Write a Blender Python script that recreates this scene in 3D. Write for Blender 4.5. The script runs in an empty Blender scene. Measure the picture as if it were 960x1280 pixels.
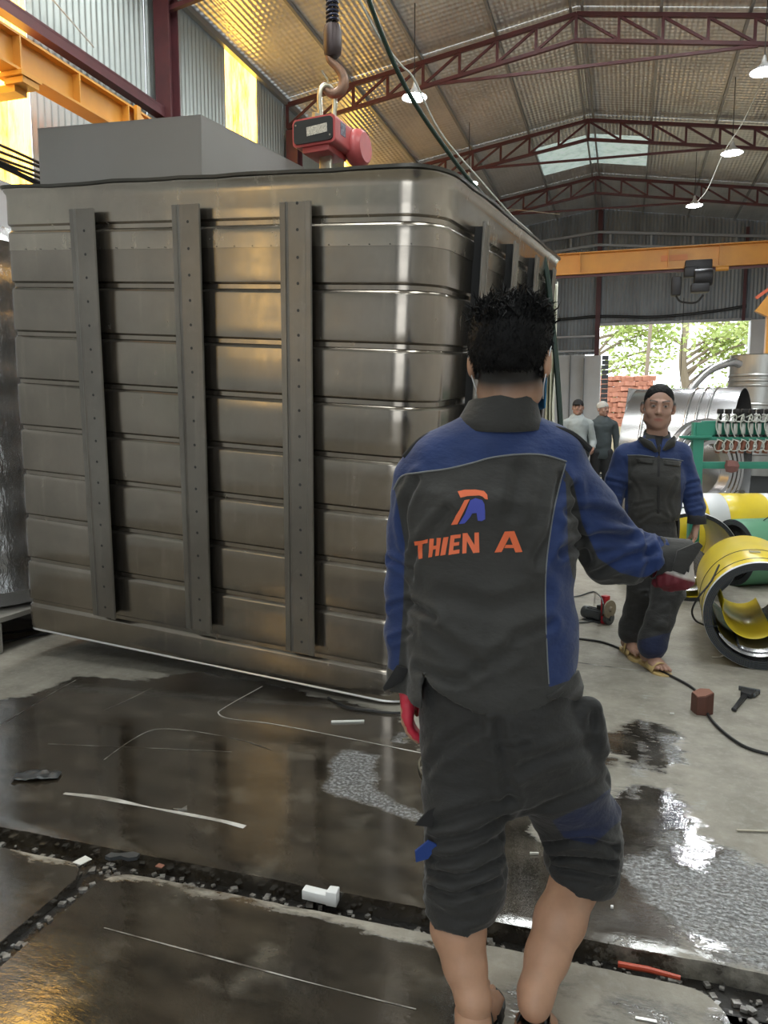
import bpy, bmesh, math, random
import numpy as np
from mathutils import Vector, Matrix, noise as mnoise
from mathutils.bvhtree import BVHTree

sc = bpy.context.scene
COL = sc.collection
random.seed(7)
PI = math.pi

# ---------------------------------------------------------------- camera, world, exposure
F_PX, H_CAM = 960.0, 1.40
PITCH = math.atan(110 / 960)
YAW = math.radians(17.302)            # the camera looks this much left of the hall's long axis
cam_d = bpy.data.cameras.new('camera')
cam_d.sensor_fit = 'VERTICAL'
cam_d.sensor_height = 36.0
cam_d.lens = 36.0 * F_PX / 1280
cam_d.clip_start = 0.05
cam_d.clip_end = 300
cam = bpy.data.objects.new('camera', cam_d)
cam.location = (0, 0, H_CAM)
cam.rotation_euler = (PI / 2 - PITCH, 0, YAW)
COL.objects.link(cam)
sc.camera = cam

world = bpy.data.worlds.new('overcast_sky')
sc.world = world
world.use_nodes = True
bg = world.node_tree.nodes['Background']
bg.inputs[0].default_value = (0.90, 0.96, 1.0, 1)
bg.inputs[1].default_value = 3.2
sc.view_settings.view_transform = 'Standard'
sc.view_settings.look = 'None'
sc.view_settings.gamma = 1
sc.view_settings.exposure = 0.12
sc.view_settings.use_curve_mapping = False
sc.cycles.use_denoising = True
sc.cycles.max_bounces = 8
sc.cycles.diffuse_bounces = 4
sc.cycles.glossy_bounces = 4
sc.cycles.transmission_bounces = 4
sc.cycles.caustics_reflective = False
sc.cycles.caustics_refractive = False
sc.cycles.sample_clamp_indirect = 6.0

def area_light(name, loc, size, power, rot=(0, 0, 0), color=(1, 1, 1)):
    d = bpy.data.lights.new(name, 'AREA'); d.shape = 'RECTANGLE'
    d.size, d.size_y = size; d.energy = power; d.color = color
    o = bpy.data.objects.new(name, d); o.location = loc; o.rotation_euler = rot
    COL.objects.link(o)
    return o
# daylight coming down through the translucent roof sheets (built further on)
SKYLIGHT_STRENGTH = 13.0
YELLOW_STRENGTH = 7.0

# ---------------------------------------------------------------- maths helpers
cp_, sp_ = math.cos(PITCH), math.sin(PITCH)
cb, sb = math.cos(YAW), math.sin(YAW)
def cray(x, y):                       # photo pixel -> ray, camera-heading frame (X right, Y ahead, Z up)
    a = (x - 480) / F_PX; b = (640 - y) / F_PX
    return np.array([a, cp_ + b * sp_, -sp_ + b * cp_])
def toB(v):
    return np.array([v[0] * cb - v[1] * sb, v[0] * sb + v[1] * cb, v[2]])
CAM = np.array([0, 0, H_CAM])
def bY(x, y, Y): r = toB(cray(x, y)); return CAM + r * (Y / r[1])
def bX(x, y, X): r = toB(cray(x, y)); return CAM + r * (X / r[0])
def bZ(x, y, Z=0.0): r = toB(cray(x, y)); return CAM + r * ((Z - H_CAM) / r[2])
def wY(x, y, Y): r = cray(x, y); return CAM + r * (Y / r[1])   # camera-heading frame
def wB(x, y, Y): return toB(wY(x, y, Y) - CAM) + CAM           # a pixel at forward distance Y, in hall coordinates

# ---------------------------------------------------------------- scene helpers
def tag(o, label=None, cat=None, group=None, kind=None):
    if label: o['label'] = label
    if cat: o['category'] = cat
    if group: o['group'] = group
    if kind: o['kind'] = kind
    return o
def thing(name, label, cat, loc=(0, 0, 0), rot=(0, 0, 0), group=None):
    o = bpy.data.objects.new(name, None); COL.objects.link(o)
    o.location = loc; o.rotation_euler = rot; o.empty_display_size = .1
    return tag(o, label, cat, group)
def struct_empty(name, loc=(0, 0, 0)):
    o = bpy.data.objects.new(name, None); COL.objects.link(o); o.location = loc
    o['kind'] = 'structure'; return o
def link_mesh(name, me, parent=None, loc=None, rot=None):
    o = bpy.data.objects.new(name, me); COL.objects.link(o)
    if parent is not None: o.parent = parent
    if loc is not None: o.location = loc
    if rot is not None: o.rotation_euler = rot
    return o
def copy_tree(o, parent=None):
    c = o.copy(); COL.objects.link(c); c.parent = parent
    for ch in o.children: copy_tree(ch, c)
    return c

class MB:
    """collects shapes; build() links them as one mesh object"""
    def __init__(s): s.v = []; s.f = []; s.m = []
    def add(s, vs, fs, mi=0):
        n = len(s.v); s.v.extend([tuple(map(float, p)) for p in vs])
        s.f.extend([tuple(i + n for i in f) for f in fs]); s.m.extend([mi] * len(fs)); return s
    def box(s, c, d, rot=None, mi=0):
        vs = [Vector((x * d[0] / 2, y * d[1] / 2, z * d[2] / 2)) for x in (-1, 1) for y in (-1, 1) for z in (-1, 1)]
        if rot is not None:
            M = rot if isinstance(rot, Matrix) else Matrix.Rotation(rot, 3, 'Z')
            vs = [M @ v for v in vs]
        c = Vector(c)
        return s.add([v + c for v in vs], [(0, 1, 3, 2), (4, 6, 7, 5), (0, 4, 5, 1), (2, 3, 7, 6), (0, 2, 6, 4), (1, 5, 7, 3)], mi)
    def beam(s, a, b, w, h, up=(0, 0, 1), mi=0):       # box section from a to b
        a, b = Vector(a), Vector(b); d = b - a; L = d.length; d.normalize()
        up = Vector(up)
        if abs(d.dot(up)) > .99: up = Vector((1, 0, 0))
        r = d.cross(up).normalized(); u = r.cross(d).normalized()
        M = Matrix((r, d, u)).transposed()
        return s.box((a + b) / 2, (w, L, h), M, mi)
    def tube(s, pts, r, n=8, cap=True, mi=0, closed=False):
        pts = [Vector(p) for p in pts]; N = len(pts)
        rs = r if hasattr(r, '__len__') else [r] * N
        rings = []; prev = None
        for i, p in enumerate(pts):
            if closed: t = pts[(i + 1) % N] - pts[i - 1]
            else: t = pts[min(i + 1, N - 1)] - pts[max(i - 1, 0)]
            if t.length < 1e-9: t = Vector((0, 0, 1))
            t.normalize()
            if prev is None:
                u = t.cross(Vector((0, 0, 1)))
                if u.length < .05: u = t.cross(Vector((1, 0, 0)))
            else:
                u = prev - t * prev.dot(t)
            u.normalize(); prev = u; w = t.cross(u)
            rings.append([p + (u * math.cos(2 * PI * k / n) + w * math.sin(2 * PI * k / n)) * rs[i] for k in range(n)])
        vs = [q for ring in rings for q in ring]; fs = []
        for i in range(N if closed else N - 1):
            j = (i + 1) % N
            for k in range(n):
                k2 = (k + 1) % n
                fs.append((i * n + k, i * n + k2, j * n + k2, j * n + k))
        if cap and not closed:
            fs.append(tuple(range(n - 1, -1, -1))); fs.append(tuple((N - 1) * n + k for k in range(n)))
        return s.add(vs, fs, mi)
    def lathe(s, prof, n=24, M=None, mi=0, cap=False):     # prof: [(radius, height)] around Z
        vs = []; fs = []
        for (r, z) in prof:
            for k in range(n):
                a = 2 * PI * k / n; vs.append(Vector((r * math.cos(a), r * math.sin(a), z)))
        for i in range(len(prof) - 1):
            for k in range(n):
                k2 = (k + 1) % n; fs.append((i * n + k, i * n + k2, (i + 1) * n + k2, (i + 1) * n + k))
        if cap:
            fs.append(tuple(range(n - 1, -1, -1))); fs.append(tuple((len(prof) - 1) * n + k for k in range(n)))
        if M is not None: vs = [M @ v for v in vs]
        return s.add(vs, fs, mi)
    def prism(s, poly, h, M=None, mi=0):                    # poly in XY, extruded 0..h in Z
        n = len(poly)
        vs = [Vector((x, y, 0)) for x, y in poly] + [Vector((x, y, h)) for x, y in poly]
        if M is not None: vs = [M @ v for v in vs]
        fs = [tuple(range(n - 1, -1, -1)), tuple(range(n, 2 * n))]
        for k in range(n): k2 = (k + 1) % n; fs.append((k, k2, n + k2, n + k))
        return s.add(vs, fs, mi)
    def mesh(s, name, mats, smooth=True, bevel=0):
        me = bpy.data.meshes.new(name); me.from_pydata(s.v, [], s.f)
        for m in (mats if isinstance(mats, (list, tuple)) else [mats]): me.materials.append(m)
        bm = bmesh.new(); bm.from_mesh(me)
        if bevel:
            es = [e for e in bm.edges if len(e.link_faces) == 2 and e.calc_face_angle(0) > .6]
            for i, f in enumerate(bm.faces): f.material_index = s.m[i]
            bmesh.ops.bevel(bm, geom=es, offset=bevel, segments=2, affect='EDGES', profile=.5, clamp_overlap=True)
        else:
            for i, f in enumerate(bm.faces): f.material_index = s.m[i]
        bmesh.ops.recalc_face_normals(bm, faces=bm.faces)
        bm.to_mesh(me); bm.free()
        if smooth:
            me.polygons.foreach_set('use_smooth', [True] * len(me.polygons))
            me.set_sharp_from_angle(angle=math.radians(38))
        return me
    def build(s, name, mats, parent=None, loc=None, rot=None, smooth=True, bevel=0):
        return link_mesh(name, s.mesh(name, mats, smooth, bevel), parent, loc, rot)

def rrect(w, h, r, seg=6, cx=0, cy=0):
    pts = []
    for (sx, sy, a0) in ((1, 1, 0), (-1, 1, 90), (-1, -1, 180), (1, -1, 270)):
        for k in range(seg + 1):
            a = math.radians(a0 + 90 * k / seg)
            pts.append((cx + sx * (w / 2 - r) + r * math.cos(a), cy + sy * (h / 2 - r) + r * math.sin(a)))
    return pts
def catmull(pts, per=8):
    P = [np.array(p, float) for p in pts]; P = [2 * P[0] - P[1]] + P + [2 * P[-1] - P[-2]]; out = []
    for i in range(1, len(P) - 2):
        for k in range(per):
            t = k / per
            out.append(.5 * ((2 * P[i]) + (-P[i - 1] + P[i + 1]) * t + (2 * P[i - 1] - 5 * P[i] + 4 * P[i + 1] - P[i + 2]) * t * t + (-P[i - 1] + 3 * P[i] - 3 * P[i + 1] + P[i + 2]) * t ** 3))
    out.append(P[-2]); return out

# ---------------------------------------------------------------- materials
def mat(name, base, rough=.5, metal=0.0, var=None, bump=None, emit=None, spec=None, coat=0, rvar=None, trans=0, alpha=1, coords='Object', stretch=(1, 1, 1)):
    """var=(scale, amount, colour2[, contrast]); bump=(scale, strength, distance); rvar=(scale, lo, hi)"""
    m = bpy.data.materials.new(name); m.use_nodes = True
    nt = m.node_tree; N = nt.nodes; L = nt.links; b = N['Principled BSDF']
    b.inputs['Base Color'].default_value = (*base, 1); b.inputs['Roughness'].default_value = rough
    b.inputs['Metallic'].default_value = metal
    if spec is not None: b.inputs['Specular IOR Level'].default_value = spec
    if coat: b.inputs['Coat Weight'].default_value = coat; b.inputs['Coat Roughness'].default_value = .15
    if trans: b.inputs['Transmission Weight'].default_value = trans
    if alpha < 1: b.inputs['Alpha'].default_value = alpha
    tc = N.new('ShaderNodeTexCoord'); mp = N.new('ShaderNodeMapping')
    mp.inputs['Scale'].default_value = stretch
    L.new(tc.outputs[coords], mp.inputs[0])
    def noi(scale, detail=5, rough_=.6):
        n = N.new('ShaderNodeTexNoise'); n.inputs['Scale'].default_value = scale
        n.inputs['Detail'].default_value = detail; n.inputs['Roughness'].default_value = rough_
        L.new(mp.outputs[0], n.inputs['Vector']); return n
    if var:
        n = noi(var[0]); mr = N.new('ShaderNodeMapRange')
        c = var[3] if len(var) > 3 else .15
        mr.inputs[1].default_value = .5 - c; mr.inputs[2].default_value = .5 + c
        mr.inputs[4].default_value = var[1]; L.new(n.outputs[0], mr.inputs[0])
        mx = N.new('ShaderNodeMix'); mx.data_type = 'RGBA'
        mx.inputs[6].default_value = (*base, 1); mx.inputs[7].default_value = (*var[2], 1)
        L.new(mr.outputs[0], mx.inputs[0]); L.new(mx.outputs[2], b.inputs['Base Color'])
    if rvar:
        n = noi(rvar[0], 4); mr = N.new('ShaderNodeMapRange')
        mr.inputs[1].default_value = .35; mr.inputs[2].default_value = .65
        mr.inputs[3].default_value = rvar[1]; mr.inputs[4].default_value = rvar[2]
        L.new(n.outputs[0], mr.inputs[0]); L.new(mr.outputs[0], b.inputs['Roughness'])
    if bump:
        n = noi(bump[0], 6, .65); bp = N.new('ShaderNodeBump')
        bp.inputs['Strength'].default_value = bump[1]; bp.inputs['Distance'].default_value = bump[2] if len(bump) > 2 else .01
        L.new(n.outputs[0], bp.inputs['Height']); L.new(bp.outputs[0], b.inputs['Normal'])
    if emit:
        b.inputs['Emission Color'].default_value = (*emit[0], 1); b.inputs['Emission Strength'].default_value = emit[1]
    return m

M_ = {}
M_['plaster'] = mat('white_plaster', (.72, .74, .76), .8, var=(1.3, .5, (.52, .53, .54)), bump=(20, .15))
M_['corr'] = mat('corrugated_zinc', (.39, .425, .415), .45, .5, var=(1.1, .6, (.30, .33, .33)), bump=(9, .05), coords='Object', stretch=(1, 1, .3))
M_['corr_far'] = mat('dusty_zinc', (.36, .40, .44), .55, .4, var=(.9, .8, (.15, .17, .19)), stretch=(1, 1, .4))
M_['maroon'] = mat('maroon_paint', (.10, .028, .034), .5, var=(6, .5, (.05, .02, .025)))
M_['purlin'] = mat('galvanised_purlin', (.30, .31, .32), .4, .6)
M_['orange'] = mat('orange_paint', (.70, .33, .05), .42, var=(2.5, .5, (.50, .22, .05)), bump=(30, .05))
M_['black_iron'] = mat('black_iron', (.02, .02, .022), .5, .3, bump=(60, .2, .003))
M_['rubber'] = mat('black_rubber', (.012, .012, .013), .55)
M_['hose_green'] = mat('dark_green_hose', (.012, .035, .025), .4)
M_['white_cord'] = mat('white_cord', (.6, .6, .55), .6)
M_['red_paint'] = mat('faded_red_paint', (.52, .10, .10), .38, var=(8, .5, (.36, .08, .08)), bump=(20, .05))
M_['panel_black'] = mat('dark_panel', (.025, .03, .032), .35)
M_['label'] = mat('worn_label', (.62, .60, .52), .6, var=(120, .8, (.2, .2, .18)))
M_['steel'] = mat('zinc_plated_steel', (.55, .52, .42), .3, .9, var=(20, .5, (.35, .3, .22)))
M_['rust'] = mat('rusty_hook', (.25, .14, .09), .5, .5, var=(20, .7, (.12, .08, .06)), bump=(80, .2, .003))
M_['drum_grey'] = mat('stainless_panel_bright', (.43, .43, .44), .27, 1.0, var=(4, .4, (.45, .45, .45)), bump=(3, .12, .02))
M_['green_paint'] = mat('green_machine_paint', (.035, .25, .17), .42, var=(5, .4, (.03, .18, .13)))
M_['yellow'] = mat('yellow_film', (.86, .66, .03), .32, var=(3, .6, (.70, .52, .05)), bump=(6, .12, .01), coat=.2)
M_['green_film'] = mat('green_film', (.10, .27, .16), .4, bump=(8, .1, .01))
M_['white_film'] = mat('white_wrap', (.75, .77, .80), .38, bump=(7, .15, .01), var=(3, .3, (.62, .64, .66)))
M_['grey_edge'] = mat('coil_edge_grey', (.045, .05, .055), .5, .4)
M_['skin'] = mat('skin', (.46, .27, .19), .5, var=(6, .3, (.40, .22, .15)), bump=(90, .05, .002))
M_['skin_feet'] = mat('skin_feet', (.42, .25, .18), .55, var=(9, .4, (.30, .17, .12)))
M_['hair'] = mat('black_hair', (.004, .004, .0045), .6, bump=(150, .6, .004), spec=.15)
M_['sandal'] = mat('black_sandal', (.012, .012, .013), .5, bump=(90, .3, .002))
M_['tan_sandal'] = mat('tan_sandal', (.52, .38, .16), .55, var=(14, .5, (.40, .28, .12)))
M_['wood'] = mat('reddish_wood', (.10, .035, .022), .6, var=(12, .8, (.09, .035, .025)), bump=(30, .4, .005), stretch=(4, 4, .6))
M_['wood_top'] = mat('cut_wood', (.24, .10, .065), .7, var=(20, .6, (.26, .12, .08)))
M_['paper'] = mat('white_paper', (.68, .68, .64), .7)
M_['foam'] = mat('white_foam', (.75, .76, .76), .8, bump=(50, .2))
M_['offcut'] = mat('metal_offcut', (.6, .6, .58), .3, .9)
M_['red_glove'] = mat('red_rubber_glove', (.55, .03, .06), .4, bump=(50, .4, .004))
M_['white_glove'] = mat('white_knit_glove', (.55, .53, .50), .85, bump=(120, .4, .003))
M_['maroon_glove'] = mat('maroon_dipped_palm', (.10, .012, .02), .5)
M_['mask_blue'] = mat('blue_face_mask', (.06, .25, .48), .7)
M_['grey_hoodie'] = mat('grey_hoodie', (.38, .42, .42), .9, var=(9, .4, (.30, .33, .33)))
M_['dark_jacket'] = mat('dark_grey_jacket', (.06, .075, .08), .8)
M_['beanie'] = mat('light_knit_hat', (.55, .54, .5), .9)
M_['black_cloth'] = mat('black_cloth', (.012, .012, .013), .85)
M_['dark_trousers'] = mat('dark_trousers', (.03, .032, .035), .85)
M_['orange_print'] = mat('orange_print', (.78, .16, .06), .6)
M_['blue_print'] = mat('blue_print', (.05, .07, .42), .6)
M_['motor_grey'] = mat('motor_grey', (.07, .075, .08), .4, .3)
M_['disc'] = mat('worn_abrasive_disc', (.28, .24, .18), .7, var=(14, .6, (.16, .13, .10)))
M_['brick'] = mat('red_brick', (.50, .22, .14), .85, var=(7, .6, (.36, .16, .11)), bump=(30, .3))
M_['soil'] = mat('dry_soil', (.36, .29, .20), .95, var=(1.2, .7, (.25, .24, .12)), bump=(4, .4))
M_['leaf'] = mat('sunlit_foliage', (.48, .56, .20), .7, var=(.8, .8, (.32, .42, .12)), bump=(6, .5))
M_['leaf'].node_tree.nodes['Principled BSDF'].inputs['Subsurface Weight'].default_value = 0
M_['bark'] = mat('grey_bark', (.26, .21, .16), .9)
M_['screen_white'] = mat('plastic_sheet_cream', (.72, .72, .60), .45, bump=(5, .5, .03))
M_['silver_wrap'] = mat('silver_plastic_wrap', (.50, .51, .53), .2, .85, bump=(5, .7, .05), stretch=(1, 1, .4))
M_['cream_trim'] = mat('cream_edge_trim', (.62, .61, .52), .5)
M_['pocket_edge'] = mat('grey_piping', (.16, .17, .18), .7)
# ---------------------------------------------------------------- special materials
def node(nt, typ, **kw):
    n = nt.nodes.new(typ)
    for k, v in kw.items():
        if k.startswith('i'): n.inputs[int(k[1:])].default_value = v
        else: setattr(n, k, v)
    return n
def mth(nt, op, a, b=None, c=None):
    n = nt.nodes.new('ShaderNodeMath'); n.operation = op
    for i, x in enumerate((a, b, c)):
        if x is None: continue
        if isinstance(x, (int, float)): n.inputs[i].default_value = x
        else: nt.links.new(x, n.inputs[i])
    return n.outputs[0]
def newmat(name):
    m = bpy.data.materials.new(name); m.use_nodes = True
    nt = m.node_tree; return m, nt, nt.nodes['Principled BSDF'], nt.links
def noise_out(nt, vec, scale, detail=5, rough=.6):
    n = nt.nodes.new('ShaderNodeTexNoise'); n.inputs['Scale'].default_value = scale
    n.inputs['Detail'].default_value = detail; n.inputs['Roughness'].default_value = rough
    nt.links.new(vec, n.inputs['Vector']); return n.outputs[0]
def ramp(nt, fac, lo, hi, a=0.0, b=1.0):
    n = nt.nodes.new('ShaderNodeMapRange'); nt.links.new(fac, n.inputs[0])
    for i, v in enumerate((lo, hi, a, b)): n.inputs[i + 1].default_value = v
    return n.outputs[0]
def mixc(nt, fac, a, b):
    n = nt.nodes.new('ShaderNodeMix'); n.data_type = 'RGBA'
    for i, x in ((0, fac), (6, a), (7, b)):
        if isinstance(x, tuple): n.inputs[i].default_value = (*x, 1)
        elif isinstance(x, (int, float)): n.inputs[i].default_value = x
        else: nt.links.new(x, n.inputs[i])
    return n.outputs[2]
def obj_vec(nt, scale=(1, 1, 1)):
    tc = nt.nodes.new('ShaderNodeTexCoord'); mp = nt.nodes.new('ShaderNodeMapping')
    mp.inputs['Scale'].default_value = scale
    nt.links.new(tc.outputs['Object'], mp.inputs[0]); return mp.outputs[0]

def tank_metal(name, base, dark, rough):
    m, nt, b, L = newmat(name)
    v = obj_vec(nt)
    n1 = noise_out(nt, v, 1.6, 6, .62); n2 = noise_out(nt, obj_vec(nt, (7, 7, .7)), 2.2, 5, .6); n3 = noise_out(nt, v, 11, 6, .7)
    c = mixc(nt, ramp(nt, n1, .38, .66), base, dark)
    c = mixc(nt, mth(nt, 'MULTIPLY', ramp(nt, n2, .56, .74), .35), c, tuple(x * 1.35 for x in base))   # drips and wipe marks
    c = mixc(nt, mth(nt, 'MULTIPLY', ramp(nt, n3, .60, .72), .22), c, tuple(x * 1.5 for x in base))
    L.new(c, b.inputs['Base Color']); b.inputs['Metallic'].default_value = .92
    r = mth(nt, 'ADD', ramp(nt, n3, .3, .7, rough - .04, rough + .06), ramp(nt, n2, .5, .7, 0, .06))
    L.new(r, b.inputs['Roughness'])
    bp = nt.nodes.new('ShaderNodeBump'); bp.inputs['Strength'].default_value = .16; bp.inputs['Distance'].default_value = .012
    L.new(noise_out(nt, v, 2.2, 3, .5), bp.inputs['Height']); L.new(bp.outputs[0], b.inputs['Normal'])
    return m
M_['tank'] = tank_metal('dull_stainless', (.300, .265, .224), (.220, .197, .168), .19)
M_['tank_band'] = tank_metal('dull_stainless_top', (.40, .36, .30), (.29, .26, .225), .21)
M_['stiff'] = tank_metal('stiffener_steel', (.245, .228, .205), (.175, .163, .146), .34)
M_['stiff_shade_rivet'] = mat('stiffener_shade_rivet_dark', (.03, .03, .03), .7)
M_['duct'] = mat('duct_sheet', (.33, .32, .31), .42, .75, var=(1.5, .5, (.30, .29, .27)), bump=(1.5, .2, .01))

def foil_mat():
    m, nt, b, L = newmat('bubble_foil')
    v = obj_vec(nt)
    sx = nt.nodes.new('ShaderNodeSeparateXYZ'); L.new(v, sx.inputs[0])
    x = mth(nt, 'MULTIPLY', sx.outputs[0], 2 * PI / .13); y = mth(nt, 'MULTIPLY', sx.outputs[1], 2 * PI / .19)
    h = mth(nt, 'MULTIPLY', mth(nt, 'SINE', mth(nt, 'ADD', x, y)), mth(nt, 'SINE', mth(nt, 'SUBTRACT', x, y)))
    h = mth(nt, 'ADD', mth(nt, 'MULTIPLY', h, 1.0), mth(nt, 'MULTIPLY', noise_out(nt, v, 2.0, 3, .5), 2.2))
    bp = nt.nodes.new('ShaderNodeBump'); bp.inputs['Strength'].default_value = .55; bp.inputs['Distance'].default_value = .009
    L.new(h, bp.inputs['Height']); L.new(bp.outputs[0], b.inputs['Normal'])
    c = mixc(nt, ramp(nt, noise_out(nt, v, .9, 5, .65), .35, .65), (.80, .80, .79), (.58, .58, .57))
    L.new(c, b.inputs['Base Color']); b.inputs['Metallic'].default_value = .68; b.inputs['Roughness'].default_value = .28
    return m
M_['foil'] = foil_mat()

def lit_sheet(name, c1, c2, strength, stain):
    m, nt, b, L = newmat(name)
    v = obj_vec(nt, (1, 1, .22))
    f = ramp(nt, noise_out(nt, v, 5, 7, .7), .45, .62)
    f = mth(nt, 'MULTIPLY', f, stain)
    c = mixc(nt, f, c1, c2)
    L.new(c, b.inputs['Base Color']); L.new(c, b.inputs['Emission Color'])
    b.inputs['Emission Strength'].default_value = strength; b.inputs['Roughness'].default_value = .4
    return m
M_['yellow_sheet'] = lit_sheet('backlit_yellow_sheet', (1.0, .60, .10), (.15, .048, .004), YELLOW_STRENGTH, .92)
M_['amber_window'] = lit_sheet('amber_daylit_pane', (1.0, .70, .28), (.6, .36, .1), 8.0, .8)
M_['sky_sheet'] = lit_sheet('daylit_roof_sheet', (.96, 1.0, .98), (.7, .8, .8), SKYLIGHT_STRENGTH, .5)
M_['sky_sheet_dim'] = lit_sheet('aged_daylit_roof_sheet', (.50, .62, .58), (.34, .44, .42), .62, .8)
M_['lamp'] = mat('lamp_lens', (1, 1, 1), .5, emit=((.93, .97, 1.0), 150.0))
M_['lamp_shade'] = mat('lamp_shade', (.75, .77, .8), .35, .6)

def floor_mat():
    m, nt, b, L = newmat('wet_concrete')
    v = obj_vec(nt)
    at = nt.nodes.new('ShaderNodeAttribute'); at.attribute_name = 'wet'
    af = nt.nodes.new('ShaderNodeAttribute'); af.attribute_name = 'splash_glint'
    n_b = noise_out(nt, v, 1.1, 7, .65); n_m = noise_out(nt, v, 5, 6, .65); n_f = noise_out(nt, v, 26, 5, .7); n_s = noise_out(nt, obj_vec(nt, (1, 2.4, 1)), 3.2, 7, .7)
    dry = mixc(nt, ramp(nt, n_m, .36, .66), (.325, .30, .25), (.205, .188, .152))
    dry = mixc(nt, mth(nt, 'MULTIPLY', ramp(nt, n_f, .5, .75), .5), dry, (.42, .40, .36))
    dry = mixc(nt, mth(nt, 'MULTIPLY', ramp(nt, n_b, .52, .70), .55), dry, (.17, .155, .13))
    wetc = mixc(nt, ramp(nt, n_s, .38, .62), (.014, .011, .008), (.050, .040, .028))
    wetc = mixc(nt, mth(nt, 'MULTIPLY', ramp(nt, n_m, .55, .68), .6), wetc, (.13, .115, .09))
    w = mth(nt, 'ADD', at.outputs['Fac'], mth(nt, 'MULTIPLY', mth(nt, 'SUBTRACT', n_s, .5), 1.1))
    w = mth(nt, 'ADD', w, mth(nt, 'MULTIPLY', mth(nt, 'SUBTRACT', n_m, .5), .5))
    wf = ramp(nt, w, .44, .58)
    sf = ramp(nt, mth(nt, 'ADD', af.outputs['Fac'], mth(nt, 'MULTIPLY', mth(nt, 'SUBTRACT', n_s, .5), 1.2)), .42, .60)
    c = mixc(nt, wf, dry, wetc)
    c = mixc(nt, mth(nt, 'MULTIPLY', sf, mth(nt, 'ADD', .25, mth(nt, 'MULTIPLY', ramp(nt, noise_out(nt, v, 70, 3, .6), .45, .62), .6))), c, (.34, .35, .36))  # splashed patches: lamp glints on the water painted in as pale grey
    L.new(c, b.inputs['Base Color'])
    puddle = ramp(nt, mth(nt, 'ADD', n_b, mth(nt, 'MULTIPLY', n_m, .35)), .52, .78)
    rw = mth(nt, 'ADD', mth(nt, 'MULTIPLY', puddle, .20), .055)
    r = mth(nt, 'ADD', mth(nt, 'MULTIPLY', wf, rw), mth(nt, 'MULTIPLY', mth(nt, 'SUBTRACT', 1.0, wf), .68))
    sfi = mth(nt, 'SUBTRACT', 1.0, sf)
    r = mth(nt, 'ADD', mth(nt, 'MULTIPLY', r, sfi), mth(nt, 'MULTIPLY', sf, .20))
    L.new(r, b.inputs['Roughness'])
    b.inputs['Specular IOR Level'].default_value = .9
    L.new(mth(nt, 'MULTIPLY', wf, sfi), b.inputs['Coat Weight']); b.inputs['Coat Roughness'].default_value = .04; b.inputs['Coat IOR'].default_value = 1.6
    bc = nt.nodes.new('ShaderNodeBump'); bc.inputs['Strength'].default_value = .5; bc.inputs['Distance'].default_value = .004
    L.new(mth(nt, 'ADD', n_m, mth(nt, 'MULTIPLY', noise_out(nt, obj_vec(nt, (1, 2.2, 1)), 30, 3, .5), .22)), bc.inputs['Height']); L.new(bc.outputs[0], b.inputs['Coat Normal'])
    h = mth(nt, 'MULTIPLY', noise_out(nt, v, 24, 5, .65), mth(nt, 'ADD', mth(nt, 'MULTIPLY', mth(nt, 'SUBTRACT', 1.0, wf), .55), .06))
    h = mth(nt, 'ADD', h, mth(nt, 'MULTIPLY', n_s, .25))
    rip = noise_out(nt, obj_vec(nt, (1, 1.6, 1)), 46, 3, .5)
    h = mth(nt, 'ADD', h, mth(nt, 'MULTIPLY', rip, mth(nt, 'ADD', mth(nt, 'MULTIPLY', sf, 1.3), .05)))
    bp = nt.nodes.new('ShaderNodeBump'); bp.inputs['Strength'].default_value = .6; bp.inputs['Distance'].default_value = .012
    L.new(h, bp.inputs['Height']); L.new(bp.outputs[0], b.inputs['Normal'])
    return m
M_['floor'] = floor_mat()
M_['drain'] = mat('dirty_drain_water', (.012, .010, .008), .12, bump=(60, .5, .006), rvar=(12, .05, .5))
M_['chalk'] = mat('pale_scored_line', (.36, .35, .32), .5, var=(6, 1.0, (.07, .06, .05), .08))

# fabrics: a float attribute 'zone' says where the blue cloth is (>0) and 'pipe' where the grey seam tape runs
def cloth_mat(name, grey, blue, bumpk=1.0, dark=(.02, .02, .02)):
    m, nt, b, L = newmat(name)
    v = obj_vec(nt)
    at = nt.nodes.new('ShaderNodeAttribute'); at.attribute_name = 'zone'
    f = ramp(nt, at.outputs['Fac'], -.0006, .0006)
    n = noise_out(nt, v, 7, 6, .6)
    cg = mixc(nt, ramp(nt, n, .35, .7), grey, tuple(x * .72 for x in grey))
    cbl = mixc(nt, ramp(nt, n, .35, .7), blue, tuple(x * .72 for x in blue))
    c = mixc(nt, f, cg, cbl)
    L.new(c, b.inputs['Base Color']); b.inputs['Roughness'].default_value = .78
    b.inputs['Sheen Weight'].default_value = .15
    bp = nt.nodes.new('ShaderNodeBump'); bp.inputs['Strength'].default_value = .5 * bumpk; bp.inputs['Distance'].default_value = .02
    hh = mth(nt, 'ADD', noise_out(nt, obj_vec(nt, (1, 1, 1.8)), 9, 4, .55), mth(nt, 'MULTIPLY', noise_out(nt, v, 420, 2, .5), .015))
    L.new(hh, bp.inputs['Height']); L.new(bp.outputs[0], b.inputs['Normal'])
    return m
M_['jacket'] = cloth_mat('work_jacket_cloth', (.030, .030, .0285), (.007, .027, .118))
M_['trouser'] = cloth_mat('work_trouser_cloth', (.017, .0172, .0172), (.003, .010, .048), 1.3)
M_['grey_cloth'] = cloth_mat('charcoal_cloth', (.029, .029, .0275), (.029, .029, .0275))

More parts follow.
